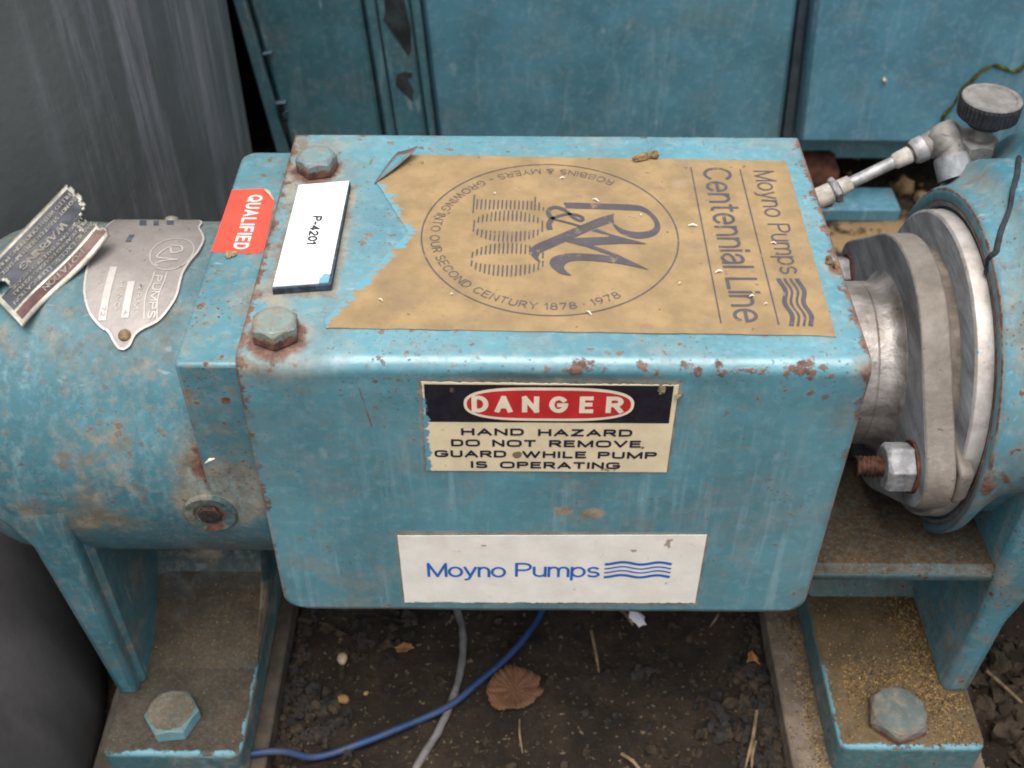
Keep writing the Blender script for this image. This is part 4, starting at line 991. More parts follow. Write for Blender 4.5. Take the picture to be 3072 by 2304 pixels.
# suction casting
bm = nb()
prof = [(0.2320, 0.055), (0.2320, 0.0916), (0.2300, 0.0922), (0.2288, 0.0932), (0.2286, 0.0946), (0.2292, 0.0953), (0.2286, 0.0962), (0.2282, 0.0985), (0.2282, 0.1008), (0.2290, 0.1028), (0.2310, 0.1040), (0.2350, 0.1046), (0.2385, 0.1060), (0.2415, 0.1090), (0.2440, 0.1130), (0.2465, 0.1165), (0.2500, 0.1185), (0.2580, 0.1192), (0.2700, 0.1196), (0.2900, 0.1200), (0.40, 0.121), (0.40, 0.05)]
lathe(bm, prof, YB, ZB, 144)
for v in bm.verts:
    d = v.co - Vector((v.co.x, YB, ZB)); rr = d.length
    if rr > 0.1005:
        w_ = max(0.0, min(1.0, (d.z / rr + 0.35) / 0.80)); w_ = w_ * w_ * (3 - 2 * w_)
        lo = 0.1005 - 0.0125 * max(0, min(1, (v.co.x - 0.234) / 0.014))
        v.co = Vector((v.co.x, YB, ZB)) + d.normalized() * (lo + (rr - lo) * w_)
    if v.co.x > 0.245: v.co += (v.co - Vector((v.co.x, YB, ZB))).normalized() * (wob(v.co, 45, 0.0009) + wob(v.co, 14, 0.0012))
cast = obj('suction_casting', bm, M_CAST, pump, smooth=50)
bm = nb()   # raised flange sector on the upper side of the casting
lug = lathe(bm, [(0.264, 0.112), (0.2645, 0.1192), (0.2670, 0.1204), (0.2692, 0.1236), (0.2710, 0.1288), (0.2728, 0.1334), (0.2758, 0.1364), (0.282, 0.1378), (0.40, 0.139), (0.40, 0.112)], YB, ZB, 60, math.radians(20), math.radians(100))
bm.faces.new([r[0] for r in lug]); bm.faces.new([r[-1] for r in lug][::-1])
obj('flange_sector', bm, M_CAST, cast, smooth=50, bevel=0.002)
# dark joint line between casting and lug
bm = nb(); pts = []
for x, a in ((0.2289, 108), (0.2293, 106), (0.2310, 104.5), (0.2335, 101), (0.2375, 96), (0.2440, 89), (0.2525, 79), (0.2610, 69), (0.272, 57)):
    nx = [(xx, r) for xx, r in prof if xx > x][0]; px = [(xx, r) for xx, r in prof if xx <= x][-1]
    rr = px[1] + (nx[1] - px[1]) * (x - px[0]) / (nx[0] - px[0])
    a = math.radians(a); pts.append((x, YB + rr * math.cos(a), ZB + rr * math.sin(a)))
from mathutils.bvhtree import BVHTree
cast.data.update()
tri = BVHTree.FromPolygons([v.co for v in cast.data.vertices], [tuple(p.vertices) for p in cast.data.polygons])
fine = []
for p in catmull([Vector(q) for q in pts], 6):
    ax_ = Vector((p.x, YB, ZB)); dr = (p - ax_).normalized()
    hit = tri.find_nearest(p)[0]
    fine.append(hit + dr * 0.0003)
pts = fine
tube(bm, pts, 0.0016, 8); obj('joint_line', bm, M_DARKGAP, cast)
# right leg, flowing out of the casting's front
bm = nb(); wr = []
for z, xa, xb, y0, y1 in ((-0.050, 0.262, 0.40, 0.014, 0.10), (-0.075, 0.259, 0.40, 0.0075, 0.10), (-0.100, 0.2575, 0.40, 0.0050, 0.12), (-0.135, 0.2575, 0.37, 0.0050, 0.14), (-0.165, 0.2590, 0.325, 0.0085, 0.15), (-0.190, 0.2635, 0.2900, 0.0125, 0.15), (-0.225, 0.2660, 0.2835, 0.0148, 0.16), (-0.302, 0.2625, 0.2815, 0.0155, 0.19)):
    wr.append([bm.verts.new(p) for p in ((xa, y0, z), (xb, y0, z), (xb, y1, z), (xa, y1, z))])
for A, B in zip(wr, wr[1:]):
    for i in range(4): bm.faces.new((A[i], A[(i + 1) % 4], B[(i + 1) % 4], B[i]))
bm.faces.new(wr[0][::-1]); bm.faces.new(wr[-1])
webr = obj('support_leg', bm, M_CAST, pump, bevel=0.005, segs=3)
# shelf under the gland and the cross web under it
bm = nb(); sh = []
for y, z in ((0.0135, -0.1745), (0.018, -0.1700), (0.04, -0.1720), (0.08, -0.1770), (0.12, -0.1770), (0.19, -0.170)):
    sh.append([bm.verts.new((x, y + dy, z + dz)) for x, dy, dz in ((0.10, 0, 0), (0.235, 0, 0), (0.258, 0, 0), (0.272, 0.003, 0.004))])
lo_ = [bm.verts.new((v.co.x, v.co.y + 0.001, -0.181)) for v in sh[0]]
sh = [lo_] + sh
for A, B in zip(sh, sh[1:]):
    for i in range(3): bm.faces.new((A[i], A[i + 1], B[i + 1], B[i]))
so = obj('drip_shelf', bm, M_SHELF, pump, smooth=45, recalc=True); so.modifiers.new('t', 'SOLIDIFY').thickness = -0.004
bm = nb(); vr = []
for k in range(9):
    t = k / 8; z = -0.178 - 0.124 * t; yf = 0.088 + 0.022 * math.sin(min(1, t * 1.4) * PI / 2) - 0.02 * max(0, (t - 0.6) / 0.4) ** 2
    vr.append([bm.verts.new(p) for p in ((0.1885, yf + 0.004, z), (0.192, yf, z), (0.2635, yf, z), (0.2635, 0.15, z), (0.1885, 0.15, z))])
for A, B in zip(vr, vr[1:]):
    for i in range(5): bm.faces.new((A[i], A[(i + 1) % 5], B[(i + 1) % 5], B[i]))
bm.faces.new(vr[0][::-1]); bm.faces.new(vr[-1])
obj('cross_web', bm, M_FOOTR, webr, smooth=50)

# ---- flush pipe, elbow, needle valve with knob
pipe = empty('flush_pipe', (0.2, 0.2, -0.02), None, None); pipe.parent = pump; pipe.matrix_parent_inverse = Matrix.Translation(-ORG[pump.name])
A_, B_ = Vector((0.2200, 0.200, -0.0075)), Vector((0.1560, 0.186, -0.0370)); D_ = (B_ - A_)
P_ = lambda t: A_ + D_ * t
bm = nb(); tube(bm, [P_(0.0), P_(0.78)], 0.0037, 20); obj('nipple', bm, M_GALV, pipe)
bm = nb(); tube(bm, [P_(0.03), P_(0.035), P_(0.16), P_(0.18)], [0.0048, 0.0053, 0.0049, 0.0040], 20); obj('tape_wrap', bm, M_TAPE, pipe)
bm = nb(); tube(bm, [P_(0.56), P_(0.57), P_(0.66), P_(0.67)], [0.0042, 0.0050, 0.0054, 0.0042], 20); obj('tape_wrap', bm, M_TAPE, pipe)
bm = nb(); hexhead(bm, 0.0085, 0.0042, ax=tuple(D_), at=P_(0.675)); obj('hex_collar', bm, M_NUT, pipe, smooth=25, bevel=0.0004)
bm = nb(); tube(bm, [P_(0.73), P_(0.735), P_(0.90), P_(0.905)], [0.0055, 0.0064, 0.0066, 0.0058], 24); obj('coupling', bm, M_TAPE, pipe)
bm = nb(); tube(bm, [P_(0.90), P_(0.91), P_(1.02), P_(1.03)], [0.0066, 0.0080, 0.0080, 0.007], 28); obj('end_cap', bm, M_GALV, pipe)
bm = nb(); E0 = P_(-0.0)
tube(bm, [P_(0.01), P_(-0.02), P_(-0.09), P_(-0.10)], [0.0066, 0.0078, 0.0080, 0.0072], 24); obj('elbow_collar', bm, M_GALV, pipe)
bm = nb(); tube(bm, [P_(-0.08), P_(-0.2), P_(-0.32), Vector((0.2350, 0.2005, 0.0000)), Vector((0.2395, 0.1980, -0.0030)), Vector((0.2420, 0.191, -0.010))], [0.0070, 0.0080, 0.0092, 0.0098, 0.0092, 0.0086], 24, sub=4); obj('elbow', bm, M_VALVE, pipe)
bm = nb(); tube(bm, [(0.2405, 0.1945, -0.0065), (0.2412, 0.1925, -0.0085), (0.2436, 0.1850, -0.0160)], [0.0100, 0.0104, 0.0104], 24); obj('elbow_collar', bm, M_GLANDF, pipe)
vx, vy = 0.2568, 0.2000
bm = nb(); hexhead(bm, 0.0132, 0.0140, at=(vx - 0.0015, vy, -0.0100)); obj('valve_body', bm, M_VALVE, pipe, smooth=25, bevel=0.0006)
bm = nb(); zlathe(bm, [(0.0036, 0.0072), (0.0060, 0.0052), (0.0095, 0.0046), (0.0160, 0.0046)], vx, vy, 32); obj('valve_stem', bm, M_VALVE, pipe, smooth=40)
bm = nb(); zlathe(bm, [(0.0110, 0.0080), (0.0120, 0.0098), (0.0150, 0.0100), (0.0165, 0.0125), (0.0178, 0.0160)], vx, vy, 40); obj('knob_hub', bm, M_KNOB, pipe, smooth=40)
bm = nb(); zlathe(bm, [(0.0172, 0.0160), (0.0182, 0.0174), (0.0272, 0.0177), (0.0284, 0.0170)], vx, vy, 160, rad=lambda i, z: (-0.0007 if (i // 2) % 2 else 0.0) if z > 0.0175 and z < 0.0285 else 0)
knob = obj('valve_knob', bm, M_KNOB, pipe, smooth=25)
bm = nb(); zlathe(bm, [(0.0288, 0.0171), (0.0296, 0.0166), (0.0294, 0.0142), (0.0287, 0.0136), (0.0287, 0.006)], vx, vy, 64); obj('knob_top', bm, M_KNOBTOP, pipe, smooth=40)

# ------------------------------------------------------------------ bent warning tag resting on the cylinder
T_n = Vector((0, -0.34, 0.94)).normalized(); T_0 = Vector((0, YA, ZA)) + T_n * 0.1
tE = Vector((1, 0, 0)); tF = T_n.cross(tE).normalized()
def T3(p): return Vector(p)
cA, cB = Vector((-0.2625, 0.1326, 0.0079)), Vector((-0.2330, 0.1075, -0.0010))     # far short edge
cC, cD = Vector((-0.2715, 0.0500, -0.0219)), Vector((-0.3010, 0.0770, -0.0125))    # near short edge
def TAG(u, v, h):
    """u along the reading direction 0..1 (far to near), v across 0..1 (bottom line to red strip)"""
    p = cA.lerp(cD, u).lerp(cB.lerp(cC, u), v)
    n_ = T_n
    bend = 0.0022 * max(0, (v - 0.76) / 0.24) ** 1.3 * (-1) + 0.0026 * math.sin(u * PI * 2.2 + 0.5) * v + 0.003 * (1 - u) * (1 - v)
    p = p + n_ * (0.0015 + bend + h)
    p += (cC - cD).normalized() * (0.0022 * math.sin(u * 7.0) * v)
    return tuple(p)
tagroot = empty('warning_tag', (-0.27, 0.09, -0.012), 'bent black and silver warning tag lying on the left end of the pump', 'warning tag')
bm = nb(); NU, NV = 40, 16
def tagmask(u, v):
    # torn notch in the far short edge, hole near the other end
    if u < 0.06 * (v > 0.5) + 0.13 * math.exp(-((v - 0.58) / 0.15) ** 2) + 0.02 * math.sin(v * 40): return False
    if (u - 0.905) ** 2 * 4.0 + (v - 0.40) ** 2 < 0.0095: return False
    return True
gv = {}
for i in range(NU * 2 + 1):
    for k in range(NV * 2 + 1): gv[i, k] = None
def gvv(i, k):
    if gv[i, k] is None: gv[i, k] = bm.verts.new(TAG(i / (NU * 2), k / (NV * 2), 0))
    return gv[i, k]
for i in range(NU * 2):
    for k in range(NV * 2):
        u, v = (i + 0.5) / (NU * 2), (k + 0.5) / (NV * 2)
        if not tagmask(u, v): continue
        f = bm.faces.new((gvv(i, k), gvv(i + 1, k), gvv(i + 1, k + 1), gvv(i, k + 1)))
        ed = u < 0.035 or v < 0.06 or v > 0.965 or u > 0.965 or (not tagmask(u - 0.03, v)) or not tagmask(u + 0.02, v)
        f.material_index = 0 if ed or 0.78 < v < 0.81 or 0.93 < v else (2 if v >= 0.81 else 1)
tp = obj('tag_plate', bm, [M_TAGEDGE, M_TAGBLK, M_TAGRED], tagroot, smooth=60); md = tp.modifiers.new('t', 'SOLIDIFY'); md.thickness = 0.0012
md.offset = -1 if tp.data.polygons[0].normal.dot(T_n) > 0 else 1
bm = nb(); TT = lambda u, v, h: TAG(u, v, h)
for body, u0, u1, v0, hh, b in (('AVOID EXCESS LUBRICATION', 0.10, 0.93, 0.685, 0.062, 0.16), ('FILL BEARING HOUSING 1/3 FULL', 0.12, 0.90, 0.595, 0.050, 0.16), ('USING ONLY BALL BRG GREASE', 0.13, 0.86, 0.515, 0.050, 0.16),
                                ('WARNING', 0.24, 0.72, 0.355, 0.11, 0.16), ('DO NOT START OR RUN PUMP UNTIL', 0.05, 0.85, 0.235, 0.062, 0.16), ('FILLED WITH LIQUID BEING PUMPED', 0.05, 0.93, 0.125, 0.062, 0.16), ('ROTATION', 0.30, 0.70, 0.835, 0.075, 0.16)):
    text(bm, body, u0, u1, v0, hh, TT, w=b, lift=0.0004)
obj('tag_lettering', bm, M_TAGTXT, tagroot, smooth=None, recalc=False)

# ------------------------------------------------------------------ background: tank, cabinet
M_TANK = G('tank_dark_grey'); g = M_TANK
c = g.mix(g.ramp(g.noise(7, 5, 0.6), 0.3, 0.7), lin(80, 84, 85), lin(94, 98, 99))
strk = g.ramp(g.noise(34, 7, 0.74, stretch=(1, 1, 0.07)), 0.44, 0.66) * g.ramp(g.x + g.noise(9, 3, stretch=(1, 1, 0.1)) * 0.035, -0.312, -0.280)
c = g.mix(strk * 0.75, c, lin(140, 140, 148))
c = g.mix(g.ramp(g.noise(60, 4, 0.6, stretch=(1, 1, 0.08), off=(2, 2, 2)), 0.6, 0.75) * 0.12, c, lin(60, 58, 56))
g.bump(g.noise(120, 4), 0.001, 0.4)
M_TANK = g.done(c, g.noise(8, 3) * 0.2 + 0.33, 0.0, 0.5)
bm = nb(); TX, TY, TR = -0.750, 0.475, 0.4855
zlathe(bm, [(GZ - 0.01, TR), (GZ + 0.02, TR), (0.65, TR)], TX, TY, 192)
for v in bm.verts: v.co += Vector((wob(v.co, 6, 0.004), 0, 0))
tag(obj('storage_tank', bm, M_TANK, smooth=40), 'tall dark grey cylindrical tank with pale streaks behind the left end of the pump', 'tank')
M_DRUM = G('drum_dark_grey'); g = M_DRUM
c = g.mix(g.ramp(g.noise(12, 5, 0.6, stretch=(1, 1, 0.15)), 0.35, 0.7), lin(48, 47, 47), lin(68, 66, 66))
g.bump(g.noise(120, 4), 0.001, 0.4)
M_DRUM = g.done(c, 0.6, 0.0, 0.3)
bm = nb(); dp = [(GZ - 0.01, 0.262)] + [(GZ + 0.012 + 0.138 * math.sin(PI / 2 * k / 12), 0.170 + 0.098 * math.cos(PI / 2 * k / 12)) for k in range(13)] + [(GZ + 0.146, 0.12), (GZ + 0.142, 0.05)]
zlathe(bm, dp, -0.5585, -0.030, 160)
tag(obj('dark_drum', bm, M_DRUM, smooth=40), 'dark grey round shouldered drum standing low beside the left leg of the pump', 'drum')

cab = empty('steel_cabinet', (0.1, 0.68, GZ), 'large teal blue steel cabinet with peeling paint standing behind the pump', 'cabinet')
M_CAB = paint('cabinet_paint', base=(82, 132, 148), rust=0.08, chalk=0.5, grime=0.22, edge_amt=0.5, edge_r=0.006, rough=0.5, thr=0.03)
M_CABL = paint('cabinet_paint_greenish', base=(70, 116, 126), rust=0.2, chalk=0.7, grime=0.35, edge_amt=0.6, edge_r=0.005, rough=0.55, thr=0.02)
M_CABR = paint('cabinet_paint_right', base=(82, 134, 154), rust=0.08, chalk=0.4, grime=0.2, edge_amt=0.5, edge_r=0.006, rough=0.5, thr=0.03)
YC = 0.65
lean = lambda xt, xb, z: xb + (xt - xb) * (z + 0.27) / 0.15      # panel edges run slightly out of plumb
def panel(name, xa_t, xa_b, xb_t, xb_b, y, z0, z1, depth, mat, bev=0.004):
    bm = nb()
    hull8(bm, [(lean(xa_t, xa_b, z0), y, z0), (lean(xb_t, xb_b, z0), y, z0), (lean(xb_t, xb_b, z0), y + depth, z0), (lean(xa_t, xa_b, z0), y + depth, z0)],
          [(lean(xa_t, xa_b, z1), y, z1), (lean(xb_t, xb_b, z1), y, z1), (lean(xb_t, xb_b, z1), y + depth, z1), (lean(xa_t, xa_b, z1), y + depth, z1)])
    return obj(name, bm, mat, cab, bevel=bev, segs=2)
ZT = 0.25
panel('cabinet_body', -0.27, -0.25, 1.2, 1.2, YC + 0.012, -0.30, ZT, 0.6, M_CAB)
panel('corner_flange', -0.2879, -0.2706, -0.2768, -0.2584, YC - 0.004, -0.345, ZT, 0.02, M_CABL, 0.002)
pl_ = panel('side_panel', -0.2735, -0.2552, -0.1665, -0.1560, YC, -0.300, ZT, 0.014, M_CABL)
panel('trim_strip', -0.1631, -0.1525, -0.1536, -0.1428, YC - 0.004, -0.300, ZT, 0.02, M_CABL, 0.002)
ch = panel('door_frame', -0.1530, -0.1422, -0.1202, -0.1092, YC + 0.002, -0.300, ZT, 0.012, M_CABL, 0.002)
panel('trim_strip', -0.1196, -0.1086, -0.1105, -0.1008, YC - 0.004, -0.300, ZT, 0.02, M_CABL, 0.002)
panel('door', -0.1080, -0.0985, 0.2478, 0.2560, YC - 0.001, -0.285, ZT, 0.014, M_CAB)
panel('edge_channel', 0.2510, 0.2590, 0.2595, 0.2700, YC + 0.004, -0.300, ZT, 0.012, flat('channel_grey', (70, 82, 90), 0.6, 0.15, 0.3, 40), 0.002)
panel('side_panel', 0.2618, 0.2722, 1.0, 1.0, YC - 0.012, -0.2665, ZT, 0.03, M_CABR, 0.005)
panel('gap_shade_sheet', -0.62, -0.62, -0.28, -0.28, YC + 0.10, -0.345, ZT, 0.02, flat('gap_shade_dark', (30, 28, 28), 0.9, 0.2, 0.1, 30, stains=0.4, staincol=(70, 56, 48)), 0.002)  # added sheet, coloured dark to stand for the shade between tank and cabinet
M_BARE = flat('bare_dark_metal', (58, 66, 66), 0.7, 0.2, 0.3, 60, stains=0.4, staincol=(92, 70, 52))
def rel(pts, name, y):
    bm = nb(); slab(bm, pts, lambda u, v, h: (u, y - h, v), 0.0, 0.0004); return obj(name, bm, M_BARE, ch, smooth=None)
# source coordinates measured on the cabinet plane
rel([(-0.1430, -0.080), (-0.1444, -0.1214), (-0.1442, -0.133), (-0.1469, -0.1416), (-0.1349, -0.1617), (-0.1246, -0.1789), (-0.1212, -0.1732), (-0.1208, -0.149), (-0.1253, -0.1213), (-0.1270, -0.080)], 'peeled_patch', YC + 0.002)
rel([(-0.1373, -0.1989), (-0.1298, -0.1959), (-0.1214, -0.197), (-0.1227, -0.2022), (-0.127, -0.2034), (-0.1214, -0.2156), (-0.1231, -0.2286), (-0.1332, -0.218), (-0.1395, -0.2099)], 'peeled_patch', YC + 0.002)
# curled paint flakes on the left edge of the side panel
def flake(p, w, hgt, curl, nm='paint_flake'):
    bm = nb(); gr = []
    for i in range(6):
        t = i / 5; gr.append([bm.verts.new((p[0] + w * s + 0.15 * t * hgt, p[1] - curl * (t * t) - 0.0005, p[2] + hgt * math.sin(t * 1.5) * (0.7 + 0.3 * s))) for s in (0, 0.25, 0.5, 0.75, 1)])
    for A, B in zip(gr, gr[1:]):
        for k in range(4): bm.faces.new((A[k], A[k + 1], B[k + 1], B[k]))
    o = obj(nm, bm, M_CABR, pl_); o.modifiers.new('t', 'SOLIDIFY').thickness = 0.0008
flake((-0.2665, YC, -0.176), 0.009, 0.007, 0.012); flake((-0.2615, YC, -0.229), 0.011, 0.006, 0.012); flake((-0.2580, YC, -0.250), 0.006, 0.016, 0.008)
bm = nb(); slab(bm, [(-0.2605, -0.2298), (-0.2545, -0.2303), (-0.2545, -0.252), (-0.2560, -0.270), (-0.2575, -0.262)], lambda u, v, h: (u, YC - h, v), 0, 0.0004); obj('peeled_patch', bm, M_BARE, pl_, smooth=None)
# moss along a crack in the right panel
M_MOSS = flat('moss', (84, 88, 46), 0.95, 0.3, 0.1, 120, bumpd=0.002)
bm = nb(); mp_ = [(0.4850, -0.165), (0.4745, -0.1795), (0.4662, -0.1825), (0.4547, -0.1793), (0.4445, -0.1777), (0.4332, -0.1885), (0.4247, -0.2019), (0.4178, -0.2225), (0.4123, -0.2312), (0.413, -0.2399), (0.418, -0.247), (0.4321, -0.2469), (0.4393, -0.2504)]
cp = catmull([Vector((x, YC - 0.0125, z)) for x, z in mp_], 7)
tube(bm, [p + Vector((wob(p, 90, 0.002), 0, wob(p + Vector((4, 0, 0)), 90, 0.002))) for p in cp], [0.0013 + abs(wob(p, 60, 0.0024)) for p in cp], 8)
obj('moss_line', bm, M_MOSS, cab)
bm = nb(); rock(bm, (0.345, YC - 0.0125, -0.1935), 0.0035, 2, (1.4, 0.4, 0.8), 2); tag(obj('pale_fleck', bm, flat('pale_fleck', (206, 190, 168), 0.8)), 'small pale fleck stuck on the cabinet panel right of the door seam', 'fleck')

# ------------------------------------------------------------------ support bars, bar and rusty lump behind
M_BARM = flat('bar_brown', (116, 104, 92), 0.9, 0.14, 0.2, 50, stains=0.4, staincol=(92, 78, 60), bumpd=0.0008)
bm = nb(); box(bm, 0.1645, 0.2900, -0.30, 0.52, GZ - 0.01, -0.3305)
tag(obj('base_bar', bm, M_BARM, bevel=0.002), 'brownish grey base bar sprinkled with grit under the right foot of the pump', 'base bar', 'base bars under the pump')
bm = nb(); box(bm, -0.2900, -0.1780, -0.30, 0.30, GZ - 0.01, -0.3305)
tag(obj('base_bar', bm, flat('bar_dark', (84, 76, 66), 0.9, 0.16, 0.2, 50, stains=0.4, staincol=(66, 56, 44), bumpd=0.0008), bevel=0.002), 'dark brown base bar under the left foot of the pump', 'base bar', 'base bars under the pump')
M_BBAR = paint('bar_paint', base=(76, 124, 142), rust=0.25, grime=0.3, edge_amt=0.3)
bm = nb(); box(bm, 0.05, 0.392, 0.625, 0.668, -0.354, -0.338)
tag(obj('steel_bar', bm, M_BBAR, bevel=0.002), 'teal blue steel bar lying on the ground behind the right side of the guard', 'bar')
bm = nb(); lathe(bm, [(0.20, 0.02), (0.20, 0.045), (0.312, 0.047), (0.320, 0.044), (0.322, 0.03)], 0.672, -0.335, 48)
for v in bm.verts: v.co += Vector((wob(v.co, 60, 0.003), wob(v.co, 50, 0.003), wob(v.co, 40, 0.003)))
tag(obj('rusty_pipe_stub', bm, M_RUSTDK, smooth=60), 'rusty brown pipe stub on the ground below the cabinet', 'pipe stub')

# ------------------------------------------------------------------ cables, leaves, pebbles, twigs
M_CBLUE = flat('cable_blue', (26, 58, 104), 0.55, 0.1, 0.35, 60, stains=0.6, staincol=(72, 68, 62))
M_CGREY = flat('cable_grey', (112, 108, 106), 0.6, 0.12, 0.3, 80, stains=0.4, staincol=(84, 74, 62))
cz = lambda x, y, r: gheight(x, y) + r + 0.001
bm = nb()
bl = [(-0.62, -0.16), (-0.45, -0.09), (-0.34, -0.05), (-0.26, -0.034), (-0.179, -0.016), (-0.149, -0.010), (-0.118, 0.001), (-0.090, 0.014), (-0.062, 0.029), (-0.042, 0.048), (-0.020, 0.071), (-0.003, 0.096), (0.006, 0.118), (0.012, 0.16), (0.014, 0.25), (0.0, 0.40)]
bl = [(x, y, (GZ + 0.0022 + 0.0040) if -0.17 < x else -0.327) for x, y in bl]
tube(bm, bl, 0.0024, 14, sub=8); tag(obj('blue_cable', bm, M_CBLUE), 'blue cable curving over the soil below the guard', 'cable')
bm = nb()
gp = [(-0.20, -0.30), (-0.15, -0.17), (-0.118, -0.10), (-0.090, -0.040), (-0.081, -0.014), (-0.069, 0.010), (-0.062, 0.029), (-0.0575, 0.045), (-0.0545, 0.065), (-0.0545, 0.090), (-0.0590, 0.110), (-0.070, 0.14), (-0.09, 0.19), (-0.12, 0.30)]
tube(bm, [(x, y, GZ + 0.0028) for x, y in gp], 0.0027, 14, sub=8)
for v in bm.verts: v.co += Vector((wob(v.co, 160, 0.0006), wob(v.co, 140, 0.0006), 0))
tag(obj('grey_cable', bm, M_CGREY), 'dirty grey cable lying under the blue cable on the soil', 'cable')

def leafmesh(name, pts, mat, lift, label, cat, rib=None, group=None, tilt=0.0, ridges=0):
    bm = nb(); P = ragged(pts, 0.0016, 0.0014, seed=len(pts))
    cx = sum(p[0] for p in P) / len(P); cy = sum(p[1] for p in P) / len(P); rings = []
    for f in (1.0, 0.72, 0.44, 0.18):
        row = []
        for x, y in P:
            u, v = cx + (x - cx) * f, cy + (y - cy) * f
            z = GZ + lift + tilt * (u - cx) + (0.0018 * math.sin((u * 0.83 + v * 0.55) * ridges) * 0.5 if ridges else 0) + wob((u, v, 3), 90, 0.0018) + 0.002 * f * f
            row.append(bm.verts.new((u, v, z)))
        rings.append(row)
    n = len(P)
    for A, B in zip(rings, rings[1:]):
        for i in range(n): bm.faces.new((A[i], A[(i + 1) % n], B[(i + 1) % n], B[i]))
    bm.faces.new(rings[-1])
    o = obj(name, bm, mat, smooth=60); o.modifiers.new('t', 'SOLIDIFY').thickness = 0.0005
    return tag(o, label, cat, group)
M_LEAF = G('leaf_brown'); g = M_LEAF
ve = g.math('SINE', (g.x * 0.83 + g.y * 0.55) * 2600.0)
c = g.mix(g.ramp(g.noise(60, 5, 0.6), 0.3, 0.7), lin(84, 58, 42), lin(106, 74, 52)); c = g.mix(g.ramp(ve, 0.3, 0.95) * 0.5, c, lin(66, 42, 30))
M_LEAF = g.done(c, 0.75, 0, 0.25)
leafmesh('dry_leaf', [(-0.021, 0.062), (-0.031, 0.054), (-0.036, 0.042), (-0.033, 0.031), (-0.027, 0.025), (-0.019, 0.027), (-0.015, 0.0265), (-0.004, 0.031), (-0.001, 0.036), (0.004, 0.042), (-0.001, 0.0445), (0.002, 0.052), (-0.008, 0.058)][::-1], M_LEAF, 0.005, 'large ribbed brown leaf on the soil right of the blue cable', 'leaf', ridges=2600)
M_LEAF2 = flat('leaf_orange', (158, 110, 66), 0.7, 0.15, 0.25, 90)
leafmesh('dry_leaf', [(-0.104, 0.075), (-0.100, 0.071), (-0.094, 0.0715), (-0.088, 0.075), (-0.091, 0.0785), (-0.097, 0.080)], M_LEAF2, 0.006, 'small tan leaf scrap on the soil below the front left of the guard', 'leaf', group='leaf scraps on the soil')
leafmesh('dry_leaf', [(0.147, 0.061), (0.152, 0.064), (0.158, 0.063), (0.1565, 0.068), (0.153, 0.0735), (0.149, 0.070)], M_LEAF2, 0.009, 'small orange leaf tip by the right base bar', 'leaf', group='leaf scraps on the soil', tilt=-0.5)
leafmesh('dry_leaf', [(0.362, 0.728), (0.368, 0.722), (0.376, 0.742), (0.392, 0.752), (0.376, 0.756)], flat('leaf_pale', (188, 172, 138), 0.8, 0.12), 0.012, 'pale leaf scrap in the dark gap under the cabinet', 'leaf', group='leaf scraps on the soil', tilt=0.3)
for i, (x, y, r, mat, lab) in enumerate(((-0.136, 0.037, 0.0042, flat('pebble_orange', (152, 114, 72), 0.8), 'small orange pebble on the soil near the left base bar'),
                                         (-0.141, 0.072, 0.0045, flat('pebble_pale', (172, 156, 128), 0.85), 'pale pebble chip below the left end of the guard'),
                                         (-0.121, 0.0435, 0.0018, flat('pebble_yellow', (160, 132, 80), 0.8), 'tiny yellow pebble right of the orange pebble'))):
    bm = nb(); rock(bm, (x, y, gheight(x, y) + r * 0.55), r, i + 1.3, (1.15, 0.9, 0.7), 2, 0.15); tag(obj('pebble', bm, mat, smooth=80), lab, 'pebble', 'pebbles on the soil')
for i, (x, y, r, lab) in enumerate(((0.406, 0.745, 0.013, 'tan dirt clod in the dark gap under the cabinet'), (0.409, 0.680, 0.014, 'tan dirt clod right of the teal steel bar'), (0.425, 0.655, 0.010, 'small tan dirt clod behind the pump casting'))):
    bm = nb(); rock(bm, (x, y, gheight(x, y) + r * 0.5), r, i * 1.7 + 2, (1.1, 0.9, 1.0), 2, 0.5); tag(obj('dirt_clod', bm, M_SANDCLOD, smooth=60), lab, 'clod', 'tan dirt clods behind the pump')
bm = nb(); rock(bm, (0.0735, 0.1025, GZ + 0.006), 0.0058, 5.1, (0.8, 1.25, 0.5), 2, 0.5); tag(obj('paper_scrap', bm, flat('white_scrap', (224, 222, 226), 0.8, 0.04)), 'crumpled white scrap on the soil just below the guard', 'scrap')
M_TWIG = flat('twig', (134, 112, 86), 0.85, 0.15, 0.2, 120)
for i, (a, b, r, lab) in enumerate((((0.039, 0.092), (0.043, 0.057), 0.0011, 'thin straight twig standing out below the white scrap'), ((0.150, 0.027), (0.136, -0.016), 0.0012, 'long dry stalk beside the right base bar'),
                                    ((0.146, 0.004), (0.140, -0.018), 0.0010, 'short dry stalk crossing the long stalk by the right bar'), ((0.055, -0.006), (0.068, -0.020), 0.0012, 'pale broken twig at the bottom edge of the soil'),
                                    ((0.060, 0.112), (0.070, 0.097), 0.0012, 'twig beside the white scrap under the guard'), ((-0.013, 0.019), (-0.011, -0.006), 0.0007, 'dark thin twig below the large brown leaf'), ((0.134, 0.108), (0.126, 0.096), 0.0008, 'thin pale stalk near the top of the right base bar'),
                                    ((0.318, 0.060), (0.345, 0.015), 0.0012, 'thin stalk among clods right of the right foot'))):
    bm = nb(); mid = ((a[0] + b[0]) / 2 + 0.0012 * math.sin(i * 2.3), (a[1] + b[1]) / 2)
    tube(bm, [(a[0], a[1], GZ + 0.006), (mid[0], mid[1], GZ + 0.0085), (b[0], b[1], GZ + 0.006)], [r, r, r, r, r, r, r, r * 0.6, r * 0.5], 8, sub=4); tag(obj('twig', bm, M_TWIG), lab, 'twig', 'twigs and stalks on the soil')

